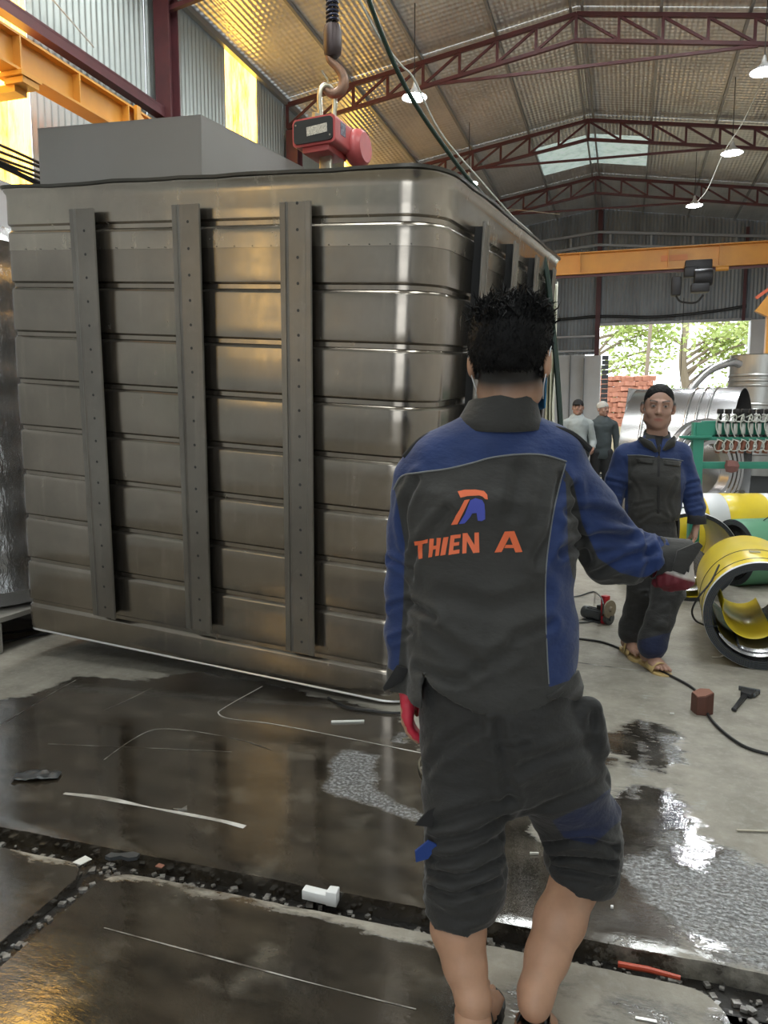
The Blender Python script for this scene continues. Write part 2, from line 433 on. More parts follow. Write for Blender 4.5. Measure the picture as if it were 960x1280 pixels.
# ---------------------------------------------------------------- hall dimensions
XL, XR, XRIDGE, ZR, YF, YB = -4.73, 3.40, -.75, 6.58, 20.0, -9.0
SLOPE = .157
def roof_z(x): return ZR - SLOPE * abs(x - XRIDGE)
TRUSS_Y = [-2.3, .9, 4.1, 7.3, 10.5, 14.03, 17.2]

# ---------------------------------------------------------------- floor with its drain channels
CH = (1.93, 2.035)                    # long channel across the hall, y range
CLX = (-1.575, -1.50)                 # small channel, left
CRX = (.285, .43)                     # small channel, right
WET = [([(-60, 880), (40, 868), (110, 842), (190, 850), (250, 838), (330, 850), (400, 870), (470, 886), (520, 905), (535, 960), (640, 990), (700, 1060), (790, 1110), (840, 1190), (640, 1165), (500, 1150), (300, 1110), (130, 1075), (-60, 1030)], 1.0),
       ([(-120, 1030), (150, 1088), (400, 1140), (600, 1180), (600, 1330), (-120, 1330)], .86),
       ([(738, 915), (800, 893), (862, 912), (868, 940), (840, 975), (775, 955), (740, 985)], .72),
       ([(745, 990), (800, 975), (850, 985), (880, 1040), (960, 1075), (1010, 1110), (1010, 1240), (880, 1205), (790, 1170), (740, 1100)], .80),
       ([(590, 1170), (760, 1200), (905, 1235), (905, 1330), (590, 1330)], .47),
       ([(900, 1240), (980, 1230), (980, 1330), (900, 1330)], .8)]
SPLASH_GLINT = [([(775, 1075), (830, 1058), (860, 1078), (890, 1082), (915, 1055), (960, 1080), (1000, 1100), (1000, 1222), (900, 1200), (830, 1160), (800, 1110)], 1.0),
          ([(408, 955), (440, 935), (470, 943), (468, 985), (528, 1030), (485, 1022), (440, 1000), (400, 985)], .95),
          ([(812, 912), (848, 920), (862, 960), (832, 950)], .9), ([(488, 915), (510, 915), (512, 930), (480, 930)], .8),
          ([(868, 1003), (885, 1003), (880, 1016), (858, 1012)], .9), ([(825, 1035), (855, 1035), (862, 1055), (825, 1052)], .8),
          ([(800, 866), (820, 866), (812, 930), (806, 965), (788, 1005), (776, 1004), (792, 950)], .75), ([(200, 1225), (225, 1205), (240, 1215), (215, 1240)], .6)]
def poly_sd(px, py, poly):
    P = np.array(poly); d = np.full(px.shape, 1e9); ins = np.zeros(px.shape, bool)
    for i in range(len(P)):
        a, b = P[i], P[(i + 1) % len(P)]; e = b - a
        t = np.clip(((px - a[0]) * e[0] + (py - a[1]) * e[1]) / (e @ e), 0, 1)
        d = np.minimum(d, np.hypot(px - a[0] - t * e[0], py - a[1] - t * e[1]))
        c = ((a[1] > py) != (b[1] > py)) & (px < (b[0] - a[0]) * (py - a[1]) / (b[1] - a[1] + 1e-12) + a[0])
        ins ^= c
    return np.where(ins, d, -d)
def field(vx, vy, regs, soft):
    out = np.zeros(vx.shape)
    for poly, w in regs:
        q = [bZ(x, y)[:2] for x, y in poly]
        out = np.maximum(out, w * np.clip(.5 + poly_sd(vx, vy, q) / soft, 0, 1))
    return out
def slab(name, x0, x1, y0, y1, step, corners=(0, 0, 0, 0), parent=None, depth=.14, edges='nsew'):
    """a floor slab: grid top whose named corners (sw, se, ne, nw) are rounded, with sides down into the channel"""
    nx = max(2, int((x1 - x0) / step) + 1); ny = max(2, int((y1 - y0) / step) + 1)
    X, Y = np.meshgrid(np.linspace(x0, x1, nx), np.linspace(y0, y1, ny))
    X = X.copy(); Y = Y.copy()
    for ci, r in enumerate(corners):
        if not r: continue
        cx = (x0, x1, x1, x0)[ci]; cy = (y0, y0, y1, y1)[ci]
        sx = 1 if cx == x0 else -1; sy = 1 if cy == y0 else -1
        dx = (X - cx) * sx; dy = (Y - cy) * sy
        k = (dx < r) & (dy < r)
        a = r - dx; b_ = r - dy; m = np.maximum(a, b_); h = np.hypot(a, b_) + 1e-9
        X = np.where(k, cx + sx * (r - a * m / h), X); Y = np.where(k, cy + sy * (r - b_ * m / h), Y)
    Z = np.zeros_like(X)
    for (cond, val, ed) in (('y1', y1, 'n'), ('y0', y0, 's')):
        if ed in edges:
            w = np.exp(-np.abs(Y - val) / .012); Z -= .004 * w
            row = -1 if ed == 'n' else 0
            Y[row] += np.array([.006 * mnoise.noise((x * 6, val, 0)) + .004 * mnoise.noise((x * 23, val, 3)) for x in X[row]])
    vs = np.stack([X, Y, Z], -1).reshape(-1, 3)
    idx = np.arange(nx * ny).reshape(ny, nx)
    q = np.stack([idx[:-1, :-1], idx[:-1, 1:], idx[1:, 1:], idx[1:, :-1]], -1).reshape(-1, 4).tolist()
    vl = vs.tolist(); rim = list(idx[0]) + list(idx[1:, -1]) + list(idx[-1, -2::-1]) + list(idx[-2:0:-1, 0])
    base = len(vl)
    for i in rim: vl.append([vl[i][0], vl[i][1], -depth])
    n = len(rim)
    for k in range(n): k2 = (k + 1) % n; q.append([int(rim[k]), base + k, base + k2, int(rim[k2])])
    me = bpy.data.meshes.new(name); me.from_pydata(vl, [], q); me.materials.append(M_['floor'])
    va = np.array(vl)
    wx = np.array([mnoise.noise((a * 3, b * 3, 0)) for a, b in va[:, :2]]) * .05
    for nm, regs, soft in (('wet', WET, .22), ('splash_glint', SPLASH_GLINT, .16)):
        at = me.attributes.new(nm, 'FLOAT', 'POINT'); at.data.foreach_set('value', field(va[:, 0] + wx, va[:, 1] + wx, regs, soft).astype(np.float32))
    me.polygons.foreach_set('use_smooth', [True] * len(me.polygons)); me.set_sharp_from_angle(angle=.7)
    return link_mesh(name, me, parent)
fl = struct_empty('floor')
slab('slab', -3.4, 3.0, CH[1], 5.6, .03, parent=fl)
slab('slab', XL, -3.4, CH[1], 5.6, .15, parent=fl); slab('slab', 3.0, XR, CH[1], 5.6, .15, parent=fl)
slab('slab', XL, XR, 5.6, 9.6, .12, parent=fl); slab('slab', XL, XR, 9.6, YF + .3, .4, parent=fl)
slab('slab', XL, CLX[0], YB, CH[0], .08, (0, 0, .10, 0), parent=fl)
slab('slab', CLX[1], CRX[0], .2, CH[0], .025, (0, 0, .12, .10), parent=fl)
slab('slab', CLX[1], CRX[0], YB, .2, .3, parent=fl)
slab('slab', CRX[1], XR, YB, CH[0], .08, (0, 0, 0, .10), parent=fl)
mb = MB(); mb.box(((XL + XR) / 2, (CH[0] + CH[1]) / 2, -.10), (XR - XL, .16, .08)); mb.build('channel_bed', M_['drain'], fl)
mb = MB(); mb.box((sum(CLX) / 2, (YB + CH[0]) / 2, -.072), (.12, CH[0] - YB, .08)); mb.build('channel_bed', M_['drain'], fl)
mb = MB(); mb.box((sum(CRX) / 2, (YB + CH[0]) / 2, -.10), (.19, CH[0] - YB, .08)); mb.build('channel_bed', M_['drain'], fl)

# pale scored lines on the slab
def ribbon(pts, w, z=.0012, name='scored_line', parent=None, m='chalk', closed=False):
    P = [np.array(p, float) for p in catmull(pts, 8)] if len(pts) > 2 else [np.array(p, float) for p in pts]
    vs = []; fs = []
    for i, p in enumerate(P):
        t = P[min(i + 1, len(P) - 1)] - P[max(i - 1, 0)]; t /= np.linalg.norm(t) + 1e-9
        n = np.array([-t[1], t[0]]); k = w * (.6 + .5 * mnoise.noise((p[0] * 5, p[1] * 5, 0)))
        vs += [(p[0] + n[0] * k, p[1] + n[1] * k, z), (p[0] - n[0] * k, p[1] - n[1] * k, z)]
    for i in range(len(P) - 1): fs.append((2 * i, 2 * i + 1, 2 * i + 3, 2 * i + 2))
    b = MB(); b.add(vs, fs); return b.build(name, M_[m], parent)
M_['chalk_bright'] = mat('bright_water_edge', (.62, .61, .57), .4, var=(5, .8, (.22, .20, .17), .1))
def px_line(pts, w, m='chalk'): return ribbon([bZ(x, y)[:2] for x, y in pts], w, parent=fl, m=m)
px_line([(328, 858), (280, 885), (274, 893), (290, 899), (340, 905), (430, 922), (530, 942)], .006, 'chalk_bright')
px_line([(80, 992), (130, 998), (190, 1010), (270, 1025), (306, 1034)], .015, 'chalk_bright')
px_line([(0, 907), (60, 870), (95, 850)], .004)
px_line([(130, 950), (165, 925), (195, 912), (240, 914), (300, 925), (340, 938)], .004)
px_line([(60, 930), (180, 935), (290, 940)], .0025)
px_line([(130, 1160), (260, 1195), (400, 1232), (520, 1262)], .0035)
px_line([(720, 828), (780, 836), (838, 842)], .012)
px_line([(130, 888), (160, 875), (190, 860)], .003)

# ---------------------------------------------------------------- walls
def corr_mesh(width, z0, z1f, y_off=0.0, pitch=.083, amp=.011, n=6):
    """corrugated sheet in its own XZ plane (x 0..width); z1f gives the top height at x"""
    nw = round(width / pitch * n); vs = []; fs = []
    for i in range(nw + 1):
        x = width * i / nw; d = amp * math.sin(2 * PI * x / pitch)
        vs += [(x, d, z0), (x, d, z1f(x))]
    for i in range(nw): fs.append((2 * i, 2 * i + 2, 2 * i + 3, 2 * i + 1))
    me = bpy.data.meshes.new('corrugated_sheet'); me.from_pydata(vs, [], fs)
    me.polygons.foreach_set('use_smooth', [True] * len(fs)); return me
SH = .83
def side_wall(name, X, zp, y_ph, yellow):
    w = struct_empty(name, (X, 0, 0))
    s = 1 if X > 0 else -1
    mb = MB(); mb.box((s * .1, (YB + YF) / 2, zp / 2), (.2, YF - YB, zp)); mb.build('plaster_wall', M_['plaster'], w)
    zt = roof_z(X) - .02
    me = corr_mesh(SH, zp, lambda x: zt); me.materials.append(M_['corr'])
    mey = me.copy(); mey.materials.clear(); mey.materials.append(M_['yellow_sheet'])
    k0 = math.floor((YB - y_ph) / SH); k = k0
    while y_ph + k * SH < YF - .1:
        yel = k in (-1, 0, 5, 10) and yellow
        o = link_mesh('yellow_sheet' if yel else 'corrugated_sheet', mey if yel else me, w, (s * .03 + (.004 if k % 2 else 0), y_ph + k * SH, 0), (0, 0, PI / 2))
        k += 1
    # edge trim at the eave
    mb = MB(); mb.box((-s * .02, (YB + YF) / 2, zt - .03), (.06, YF - YB, .07)); mb.build('eave_trim', M_['purlin'], w)
    return w
wl = side_wall('wall_left', XL, 3.30, 4.66, True)
for (ya, yb_, za, zb, mm, nm) in ((-1.28, -.88, 1.5, 3.2, 'amber_window', 'yellow_window'), (.10, .55, .9, 1.9, 'sky_sheet_dim', 'pale_window')):
    mb = MB(); mb.box((.012, (ya + yb_) / 2, (za + zb) / 2), (.02, yb_ - ya, zb - za)); mb.build(nm, M_[mm], wl)
    mb = MB()
    for yy in (ya, yb_): mb.box((.02, yy, (za + zb) / 2), (.04, .05, zb - za + .05))
    for zz in (za, zb): mb.box((.02, (ya + yb_) / 2, zz), (.04, yb_ - ya, .05))
    mb.build('window_frame', M_['maroon'], wl)
wr = side_wall('wall_right', XR, 3.30, 5.10, False)

wf = struct_empty('wall_far', (0, YF, 0))
DX0, DX1, DZ = -.70, 2.71, 3.80
x = XL
while x < XR - .01:
    x1 = min(x + SH, XR)
    for (a, b_, z0) in (((x, min(x1, DX0), 3.11),) if x < DX0 else ()) + (((max(x, DX0), x1, DZ),) if x1 > DX0 else ()):
        if b_ - a < .05: continue
        me = corr_mesh(b_ - a, z0, lambda t, a=a: roof_z(a + t) + .10); me.materials.append(M_['corr_far'])
        link_mesh('corrugated_sheet', me, wf, (a, 0, 0))
    x = x1
mb = MB(); mb.box(((XL + DX0 - .30) / 2, .12, 1.555), (DX0 - XL - .30, .22, 3.11)); mb.build('plaster_wall', M_['plaster'], wf)
mb = MB(); mb.box((DX0 - .12, -.10, 1.53), (.42, .36, 3.06)); mb.build('plaster_pier', M_['plaster'], wf, bevel=.01)
mb = MB(); mb.box((2.89, .05, 1.9), (.36, .40, 3.80)); mb.build('plaster_pier', M_['plaster'], wf, bevel=.01)
mb = MB(); mb.box((3.22, .12, 1.9), (.34, .22, 3.80)); mb.build('plaster_wall', M_['plaster'], wf)
mb = MB(); mb.box(((DX0 + DX1) / 2, -.04, DZ + .02), (DX1 - DX0 + .1, .06, .06)); mb.build('door_header', M_['purlin'], wf)
mb = MB()
for zz in (3.98, 4.02): mb.tube(catmull([(-4.6, -.06, zz), (-2, -.07, zz - .03), (-.7, -.07, zz + .02), (.6, -.09, zz - .05), (1.8, -.08, zz + .02), (2.6, -.07, zz + .12)], 6), .016, 6)
mb.build('wall_cable', M_['rubber'], wf)
mb = MB(); mb.tube([(-1.0, -.33, 0), (-1.0, -.33, 3.0)], .015, 6); mb.tube([(-1.35, -.05, 0.5), (-1.35, -.05, 3.1)], .015, 6); mb.build('wall_cable', M_['purlin'], wf)
for zz in (3.55, 3.2):
    mb = MB(); mb.box(((XL + DX0) / 2, -.03, zz), (DX0 - XL, .04, .05)); mb.build('girt', M_['purlin'], wf)
mb = MB(); mb.beam((-.72, -.06, 0), (-.72, -.06, ZR), .11, .11); mb.build('column', M_['maroon'], wf)
mb = MB(); mb.beam((2.55, -.05, DZ), (2.55, -.05, 5.9), .07, .07); mb.build('column', M_['maroon'], wf)
for zo in (.32, .62):          # light frame under the gable
    for s in (-1, 1):
        mb = MB(); xe = XL if s < 0 else XR
        mb.beam((XRIDGE, -.1, roof_z(XRIDGE) - zo - .25), (xe, -.1, roof_z(xe) - zo), .05, .06); mb.build('gable_rail', M_['purlin'], wf)
for i in range(9):
    xx = -4.2 + i * .93
    mb = MB(); mb.beam((xx, -.1, roof_z(xx) - .36 - .25 * (1 - abs(xx - XRIDGE) / 4)), (xx, -.1, roof_z(xx) - .60 - .25 * (1 - abs(xx - XRIDGE) / 4)), .06, .05); mb.build('gable_strut', M_['purlin'], wf)

wb = struct_empty('wall_back', (0, YB, 0))
BX0, BX1, BZ = -3.2, 2.0, 4.4
for (a, b_, z0, z1) in ((XL, BX0, 0, 5.9), (BX1, XR, 0, 5.9), (BX0, BX1, BZ, 6.4)):
    mb = MB(); mb.box(((a + b_) / 2, -.1, (z0 + z1) / 2), (b_ - a, .2, z1 - z0)); mb.build('plaster_wall', M_['corr_far'], wb)
mb = MB(); mb.add([(XL, -.2, 5.9), (XR, -.2, 5.9), (XRIDGE, -.2, 6.6)], [(0, 1, 2)]); mb.build('gable_sheet', M_['corr_far'], wb)

# ---------------------------------------------------------------- roof: foil panels, purlins, daylight sheets
ceil = struct_empty('ceiling', (0, 0, 0))
PX = [-4.73, -3.75, -2.75, -1.75, -.75, .25, 1.25, 2.25, 3.40]
seams = [YB, -5.5] + TRUSS_Y + [YF]
meshes = {}
ski = 0
for i in range(len(PX) - 1):
    for j in range(len(seams) - 1):
        x0, x1, y0, y1 = PX[i], PX[i + 1], seams[j], seams[j + 1]
        ang = math.atan(SLOPE) * (-1 if (x0 + x1) / 2 < XRIDGE else 1)
        L = (x1 - x0) / math.cos(ang)
        segs = [(y0, y1, 'foil')]
        if j == 3 and i in (2, 5): segs = [(y0, y0 + .4, 'foil'), (y0 + .4, y1 - .4, 'sky_sheet'), (y1 - .4, y1, 'foil')]
        if y0 == 7.3 and i in (3, 5): segs = [(y0, 7.6, 'foil'), (7.6, 9.15, 'sky_sheet'), (9.15, y1, 'foil')]
        if y0 == 4.1 and i in (1, 6): segs = [(y0, 4.5, 'foil'), (4.5, 6.9, 'sky_sheet'), (6.9, y1, 'foil')]
        if j == 1 and i in (2, 5): segs = [(y0, y0 + .6, 'foil'), (y0 + .6, y1 - .4, 'sky_sheet'), (y1 - .4, y1, 'foil')]
        if y0 == 14.03 and i in (3, 4): segs = [(y0, 14.95, 'foil'), (14.95, 16.55, 'sky_sheet_dim'), (16.55, y1, 'foil')]
        for (a, b_, mm) in segs:
            key = (round(L, 3), round(b_ - a, 3), mm)
            if key not in meshes:
                mb = MB(); mb.box((0, 0, 0), (L, b_ - a - .01, .012))
                meshes[key] = mb.mesh('roof_panel', M_[mm], smooth=False)
            xm = (x0 + x1) / 2
            nm = 'foil_panel' if mm == 'foil' else 'daylight_sheet'
            link_mesh(nm, meshes[key], ceil, (xm, (a + b_) / 2, roof_z(xm) + .01), (0, -math.atan(SLOPE) if xm < XRIDGE else math.atan(SLOPE), 0))
for xx in PX[1:-1]:
    if xx == XRIDGE: continue
    mb = MB(); mb.box((xx, (YB + YF) / 2, roof_z(xx) - .03), (.035, YF - YB, .05)); mb.build('purlin', M_['purlin'], ceil, smooth=False)
for dx in (-.07, .07):
    mb = MB(); mb.box((XRIDGE + dx, (YB + YF) / 2, ZR - .05), (.03, YF - YB, .05)); mb.build('ridge_purlin', M_['purlin'], ceil, smooth=False)
# ---------------------------------------------------------------- roof trusses and columns
def truss(y, m, tie=True, label='', grp='red-brown steel roof trusses'):
    t = thing('roof_truss', label, 'truss', (XRIDGE, y, 5.4), group=None)
    def P(x, dz): return (x - XRIDGE, 0, roof_z(x) - dz - 5.4)
    dT = .09; dB = .40
    for s, xe in ((-1, XL + .03), (1, XR - .03)):
        n = 8
        mb = MB(); mb.beam(P(XRIDGE, dT), P(xe, dT), .05, .05); mb.build('top_chord', m, t, smooth=False)
        mb = MB(); mb.beam(P(XRIDGE, dB), P(xe, dB), .05, .045); mb.build('bottom_chord', m, t, smooth=False)
        for k in range(n + 1):
            x = XRIDGE + (xe - XRIDGE) * k / n
            if k or s > 0:
                mb = MB(); mb.beam(P(x, dT), P(x, dB), .035 if k else .07, .035, (1, 0, 0)); mb.build('upright_strut', m, t, smooth=False)
            if k < n:
                x2 = XRIDGE + (xe - XRIDGE) * (k + 1) / n
                mb = MB(); mb.beam(P(x, dT + .02), P(x2, dB - .02), .03, .03); mb.build('diagonal_strut', m, t, smooth=False)
    if tie:
        mb = MB(); mb.beam((-1.75, 0, roof_z(-2.5) - .42 - 5.4), (2.1, 0, roof_z(1.35) - .42 - 5.4), .03, .035); mb.build('tie_bar', m, t, smooth=False)
    return t
tl = ['red-brown roof truss nearest the top edge of the photo, straight tie bar below',
      'dark roof truss in the middle, in front of the pale daylight sheets',
      'furthest reddish roof truss, behind the daylight sheets and above the orange crane girder']
for y in TRUSS_Y:
    k = TRUSS_Y.index(y) - 4
    if k >= 0: truss(y, M_['maroon'], True, tl[k])
    elif k == -1: truss(y, M_['maroon'], False, 'red-brown roof truss on the tall column behind the tank, mostly above the frame')
def i_column(x, y, z0, z1, label, w=.17):
    mb = MB(); s = 1
    mb.box((0, -w / 2, (z1 - z0) / 2), (w, .018, z1 - z0)); mb.box((0, w / 2, (z1 - z0) / 2), (w, .018, z1 - z0)); mb.box((0, 0, (z1 - z0) / 2), (.016, w, z1 - z0))
    o = mb.build('steel_column', M_['maroon'], loc=(x, y, z0), smooth=False); tag(o, label, 'column'); return o
i_column(XL + .13, 7.3, 0, 5.82, 'tall dark red-brown steel column against the left wall behind the tank')
i_column(XL + .13, 10.5, 0, 5.5, 'red-brown steel column behind the red crane scale, under the nearest truss')
for x_, z_, lb in ((XL + .10, 4.60, 'long dark red rail running along the left corrugated wall above the yellow beam'),):
    mb = MB(); mb.box((0, 0, 0), (.10, 8.0, .02)); mb.box((.04, 0, -.04), (.015, 8.0, .09)); mb.box((0, 0, -.085), (.10, 8.0, .015))
    o = mb.build('wall_rail', M_['maroon'], loc=(x_, 3.2, z_), smooth=False); tag(o, lb, 'rail')

# yellow crane runway beam, left
t = thing('runway_beam', 'yellow steel crane runway beam high along the left wall', 'crane beam', (-4.2, 0, 3.86))
mb = MB(); y0, y1 = 1.0, 19.6; ym = (y0 + y1) / 2; L = y1 - y0
mb.box((0, ym, .01), (.15, L, .018)); mb.box((0, ym, .25), (.13, L, .018)); mb.box((0, ym, .13), (.012, L, .23)); mb.box((0, ym, .275), (.035, L, .03))
mb.build('beam', M_['orange'], t, smooth=False)
y = 1.6
while y < 19:
    mb = MB(); mb.box((.035, y, .13), (.07, .014, .225)); mb.box((-.035, y, .13), (.07, .014, .225)); mb.build('web_plate', M_['orange'], t, smooth=False); y += .62
for y in (4.75, 6.15, 9.3):
    mb = MB(); mb.box((.0, y, -.02), (.22, .20, .03)); mb.box((.02, y, -.06), (.16, .16, .04)); mb.box((-.2, y, -.10), (.42, .12, .05)); mb.build('bracket', M_['orange'], t, smooth=False)
mb = MB(); mb.box((.08, 6.05, .10), (.03, .06, .34)); mb.beam((.05, 6.1, .2), (.0, 6.9, -.02), .05, .05); mb.build('end_stop', M_['orange'], t, smooth=False)
# cable bundle on the wall
mb = MB()
for k in range(6):
    z = 3.36 + .03 * k
    mb.tube(catmull([(XL + .06 + .01 * (k % 3), 2.0 + i * .6, z + .02 * math.sin(i * 1.7 + k)) for i in range(9)], 4), .012, 6)
tag(mb.build('cable_bundle', M_['rubber']), 'dark cable bundle along the top of the white wall, upper left', 'cable')
mb = MB(); mb.tube([(XL + .10, 4.9, 4.95), (XL + .10, 5.5, 4.93), (XL + .08, 6.2, 4.75)], .006, 5)
tag(mb.build('wall_wire', M_['white_cord']), 'thin white wire on the corrugated wall above the yellow beam', 'wire')

# overhead crane girder across the hall
GY = 15.2
gz0 = bY(700, 345, GY)[2]; gz1 = bY(700, 318, GY)[2]
t = thing('crane_girder', 'orange overhead crane girder spanning the far end of the hall', 'crane girder', (-.4, GY, gz0))
h = gz1 - gz0
mb = MB(); mb.box((0, 0, h / 2), (7.4, .012, h)); mb.box((0, 0, .012), (7.4, .16, .02)); mb.box((0, 0, h - .01), (7.4, .16, .02)); mb.build('beam', M_['orange'], t, smooth=False)
for x_ in (1.05, 1.9, 2.75, -.5, -2): 
    mb = MB(); mb.box((x_, -.04, h / 2), (.014, .07, h - .04)); mb.build('web_plate', M_['orange'], t, smooth=False)
mb = MB(); mb.box((1.15, -.012, h * .52), (.45, .01, .10)); mb.build('nameplate', mat('faded_plate', (.62, .22, .06), .5), t)
mb = MB(); mb.box((0, 0, -.025), (7.4, .05, .045)); mb.build('trolley_rail', M_['maroon'], t, smooth=False)
for x_ in (-3.6, 3.55):
    mb = MB(); mb.box((x_, 0, .02), (.18, 1.4, .20)); mb.build('end_truck', M_['orange'], t, smooth=False)
hx = bY(872, 345, GY - .12)
t = thing('chain_hoist', 'black electric hoist and trolley hanging under the orange girder', 'hoist', tuple(hx + np.array([0, 0, .05]))); t.scale = (1.5, 1.3, 1.5)
def cylX(mb, c, r, L, n=16): mb.tube([(c[0] - L / 2, c[1], c[2]), (c[0] + L / 2, c[1], c[2])], r, n)
mb = MB(); mb.box((0, -.05, .07), (.30, .12, .14)); mb.box((-.08, -.1, .0), (.16, .10, .12)); mb.build('trolley', M_['black_iron'], t, bevel=.015)
mb = MB(); cylX(mb, (.05, -.18, -.08), .10, .20); mb.box((.02, -.18, -.20), (.20, .16, .10)); mb.build('motor', M_['black_iron'], t, bevel=.01)
mb = MB(); mb.box((-.24, -.12, -.16), (.11, .14, .22)); mb.build('control_box', M_['black_iron'], t, bevel=.02)
mb = MB(); mb.tube(catmull([(-.24, -.14, -.27), (-.18, -.14, -.34), (-.02, -.16, -.36), (.06, -.18, -.28)], 6), .012, 6); mb.build('hoist_cable', M_['rubber'], t)
mb = MB(); cylX(mb, (.26, -.05, .03), .03, .14); mb.build('end_cap', M_['orange'], t)
mb = MB(); mb.tube([(-.15, -.16, -.3), (-.15, -.16, -3.6)], .004, 5); mb.build('pull_cord', M_['rubber'], t)

# right-hand runway end: orange post and bracket
p = bY(956, 520, 14.2)
t = thing('runway_post', 'orange steel post with bracket at the right edge behind the machine', 'post', (p[0] + .0, 14.2, 0))
zc = bY(950, 395, 14.2)[2]
mb = MB(); mb.box((.02, 0, zc / 2), (.16, .16, zc)); mb.build('post', M_['orange'], t, smooth=False)
mb = MB(); mb.prism([(-.24, 0), (.1, -.18), (.1, .34), (-.02, .30)], .12, Matrix.Translation((0, .06, zc + .08)) @ Matrix.Rotation(PI / 2, 4, 'X')); mb.build('bracket', M_['orange'], t, smooth=False)
mb = MB(); mb.beam((-.24, -.05, zc + .28), (.12, -.05, zc + .55), .05, .05); mb.build('strut', mat('red_orange_tube', (.6, .12, .05), .45), t, smooth=False)

# hall lamps
LAMPS = [((518, 120), 9.3, 'bright lamp hanging left of centre, nearest lamp, over the green cable'),
         ((586, 228), 13.0, 'bright lamp just above the far top edge of the tank, beside the green cable'),
         ((868, 256), 15.6, 'bright lamp lowest on the right, right above the orange girder'),
         ((915, 190), 12.4, 'bright lamp at right between the two trusses, middle one of three'),
         ((955, 88), 10.1, 'bright lamp at the right edge under the nearest truss')]
for (px, Y, lb) in LAMPS:
    c = bY(px[0], px[1], Y)
    t = thing('pendant_lamp', lb, 'lamp', tuple(c), group=None)
    mb = MB(); mb.lathe([(.015, .16), (.03, .10), (.05, .06), (.13, .0), (.15, -.02)], 20); mb.build('lamp_shade', M_['lamp_shade'], t)
    mb = MB(); mb.lathe([(.001, -.045), (.08, -.035), (.125, -.012), (.12, .0)], 20); mb.build('bulb', M_['lamp'], t)
    mb = MB(); mb.tube([(0, 0, .14), (0, 0, roof_z(c[0]) - c[2] - .0)], .006, 5); mb.build('lamp_cord', M_['rubber'], t)
    d = bpy.data.lights.new('lamp_light', 'SPOT'); d.energy = 90; d.spot_size = 2.6; d.spot_blend = .6; d.shadow_soft_size = .12; d.color = (.93, .97, 1)
    lo = bpy.data.objects.new('lamp_light', d); lo.parent = t; lo.location = (0, 0, -.07); COL.objects.link(lo)
mb = MB(); mb.tube(catmull([tuple(bY(700, 268, 15)), tuple(bY(640, 262, 15)), tuple(bY(600, 263, 15))], 4), .005, 5)
c2 = [bY(*q, 11.5) for q in ((955, 95), (930, 150), (905, 190), (885, 235), (872, 252))]
mb.tube(catmull([tuple(q) for q in c2], 5), .006, 5)
tag(mb.build('lamp_wire', M_['white_cord']), 'pale wire strung between the lamps at the right', 'wire')

# ---------------------------------------------------------------- outside the far door
g = MB(); g.box((2, YF + 22, -.1), (60, 43.4, .2)); g.add([(-28, 25.4, 0), (32, 25.4, 0), (32, 26.0, 1.3), (-28, 26.0, 1.3), (32, 62, 2.2), (-28, 62, 2.2)], [(0, 1, 2, 3), (3, 2, 4, 5)]); o = g.build('ground', M_['soil'], smooth=False); tag(o, kind='structure')
pile = thing('brick_pile', 'rough pile of red bricks outside the far door, at its left', 'brick pile', (-.3, 26.6, 1.3))
meb = MB().box((0, 0, 0), (.22, .105, .062)).mesh('brick', M_['brick'], smooth=False)
for k in range(260):
    lay = k // 26; i = k % 26
    o = link_mesh('brick', meb, pile, ((i % 13) * .165 - 1.0 + .03 * random.random() + .08 * (lay % 2), (i // 13) * .2 + random.random() * .05, .035 + lay * .17 + random.random() * .02), (random.uniform(-.3, .3), random.uniform(-.2, .2), random.uniform(-.6, .6)))
    o.scale = (1.15, 1.6, 2.3)
def foliage(n, cx, cy, cz, rx, ry, rz, size, seed, hollow=.0):
    rnd = random.Random(seed); vs = []; fs = []
    for _ in range(n):
        while True:
            a = Vector((rnd.uniform(-1, 1), rnd.uniform(-1, 1), rnd.uniform(-1, 1)))
            if hollow < a.length < 1: break
        p = Vector((cx + a.x * rx, cy + a.y * ry, cz + a.z * rz)); n0 = len(vs)
        u = Vector((rnd.uniform(-1, 1), rnd.uniform(-1, 1), rnd.uniform(-.6, .6))).normalized() * size
        w = u.cross(Vector((rnd.uniform(-1, 1), rnd.uniform(-1, 1), rnd.uniform(-1, 1)))).normalized() * size * .5
        vs += [p - u, p + w, p + u, p - w]; fs.append((n0, n0 + 1, n0 + 2, n0 + 3))
    return vs, fs
def tree(x, y, label, seed, lean=1):
    t = thing('tree', label, 'tree', (x, y, 1.3), group=None); rnd = random.Random(seed)
    trunk = catmull([(0, 0, 0), (.1 * lean, 0, 1.4), (.3 * lean, 0, 2.6), (.2 * lean, .1, 4.2)], 5)
    mb = MB(); mb.tube(trunk, list(np.linspace(.2, .12, len(trunk))), 8); mb.build('trunk', M_['bark'], t)
    fv, ff = [], []
    for k in range(7):
        s = trunk[6 + k]; dx = rnd.choice((-1, -1, 1)) * lean * rnd.uniform(1.5, 3.6); dy = rnd.uniform(-1, 1.4); dz = rnd.uniform(.4, 2.2)
        br = catmull([tuple(s), (s[0] + dx * .5, s[1] + dy * .4, s[2] + dz * .7), (s[0] + dx, s[1] + dy, s[2] + dz)], 5)
        mb = MB(); mb.tube(br, list(np.linspace(.08, .02, len(br))), 6); mb.build('branch', M_['bark'], t)
        for q in (br[5], br[8], br[10]):
            v_, f_ = foliage(70, q[0], q[1], q[2], .9, .9, .55, .12, rnd.randint(0, 9999)); n0 = len(fv)
            fv += v_; ff += [tuple(i + n0 for i in f) for f in f_]
    me = bpy.data.meshes.new('leaves'); me.from_pydata(fv, [], ff); me.materials.append(M_['leaf'])
    o = link_mesh('leaves', me, t); o['kind'] = 'stuff'
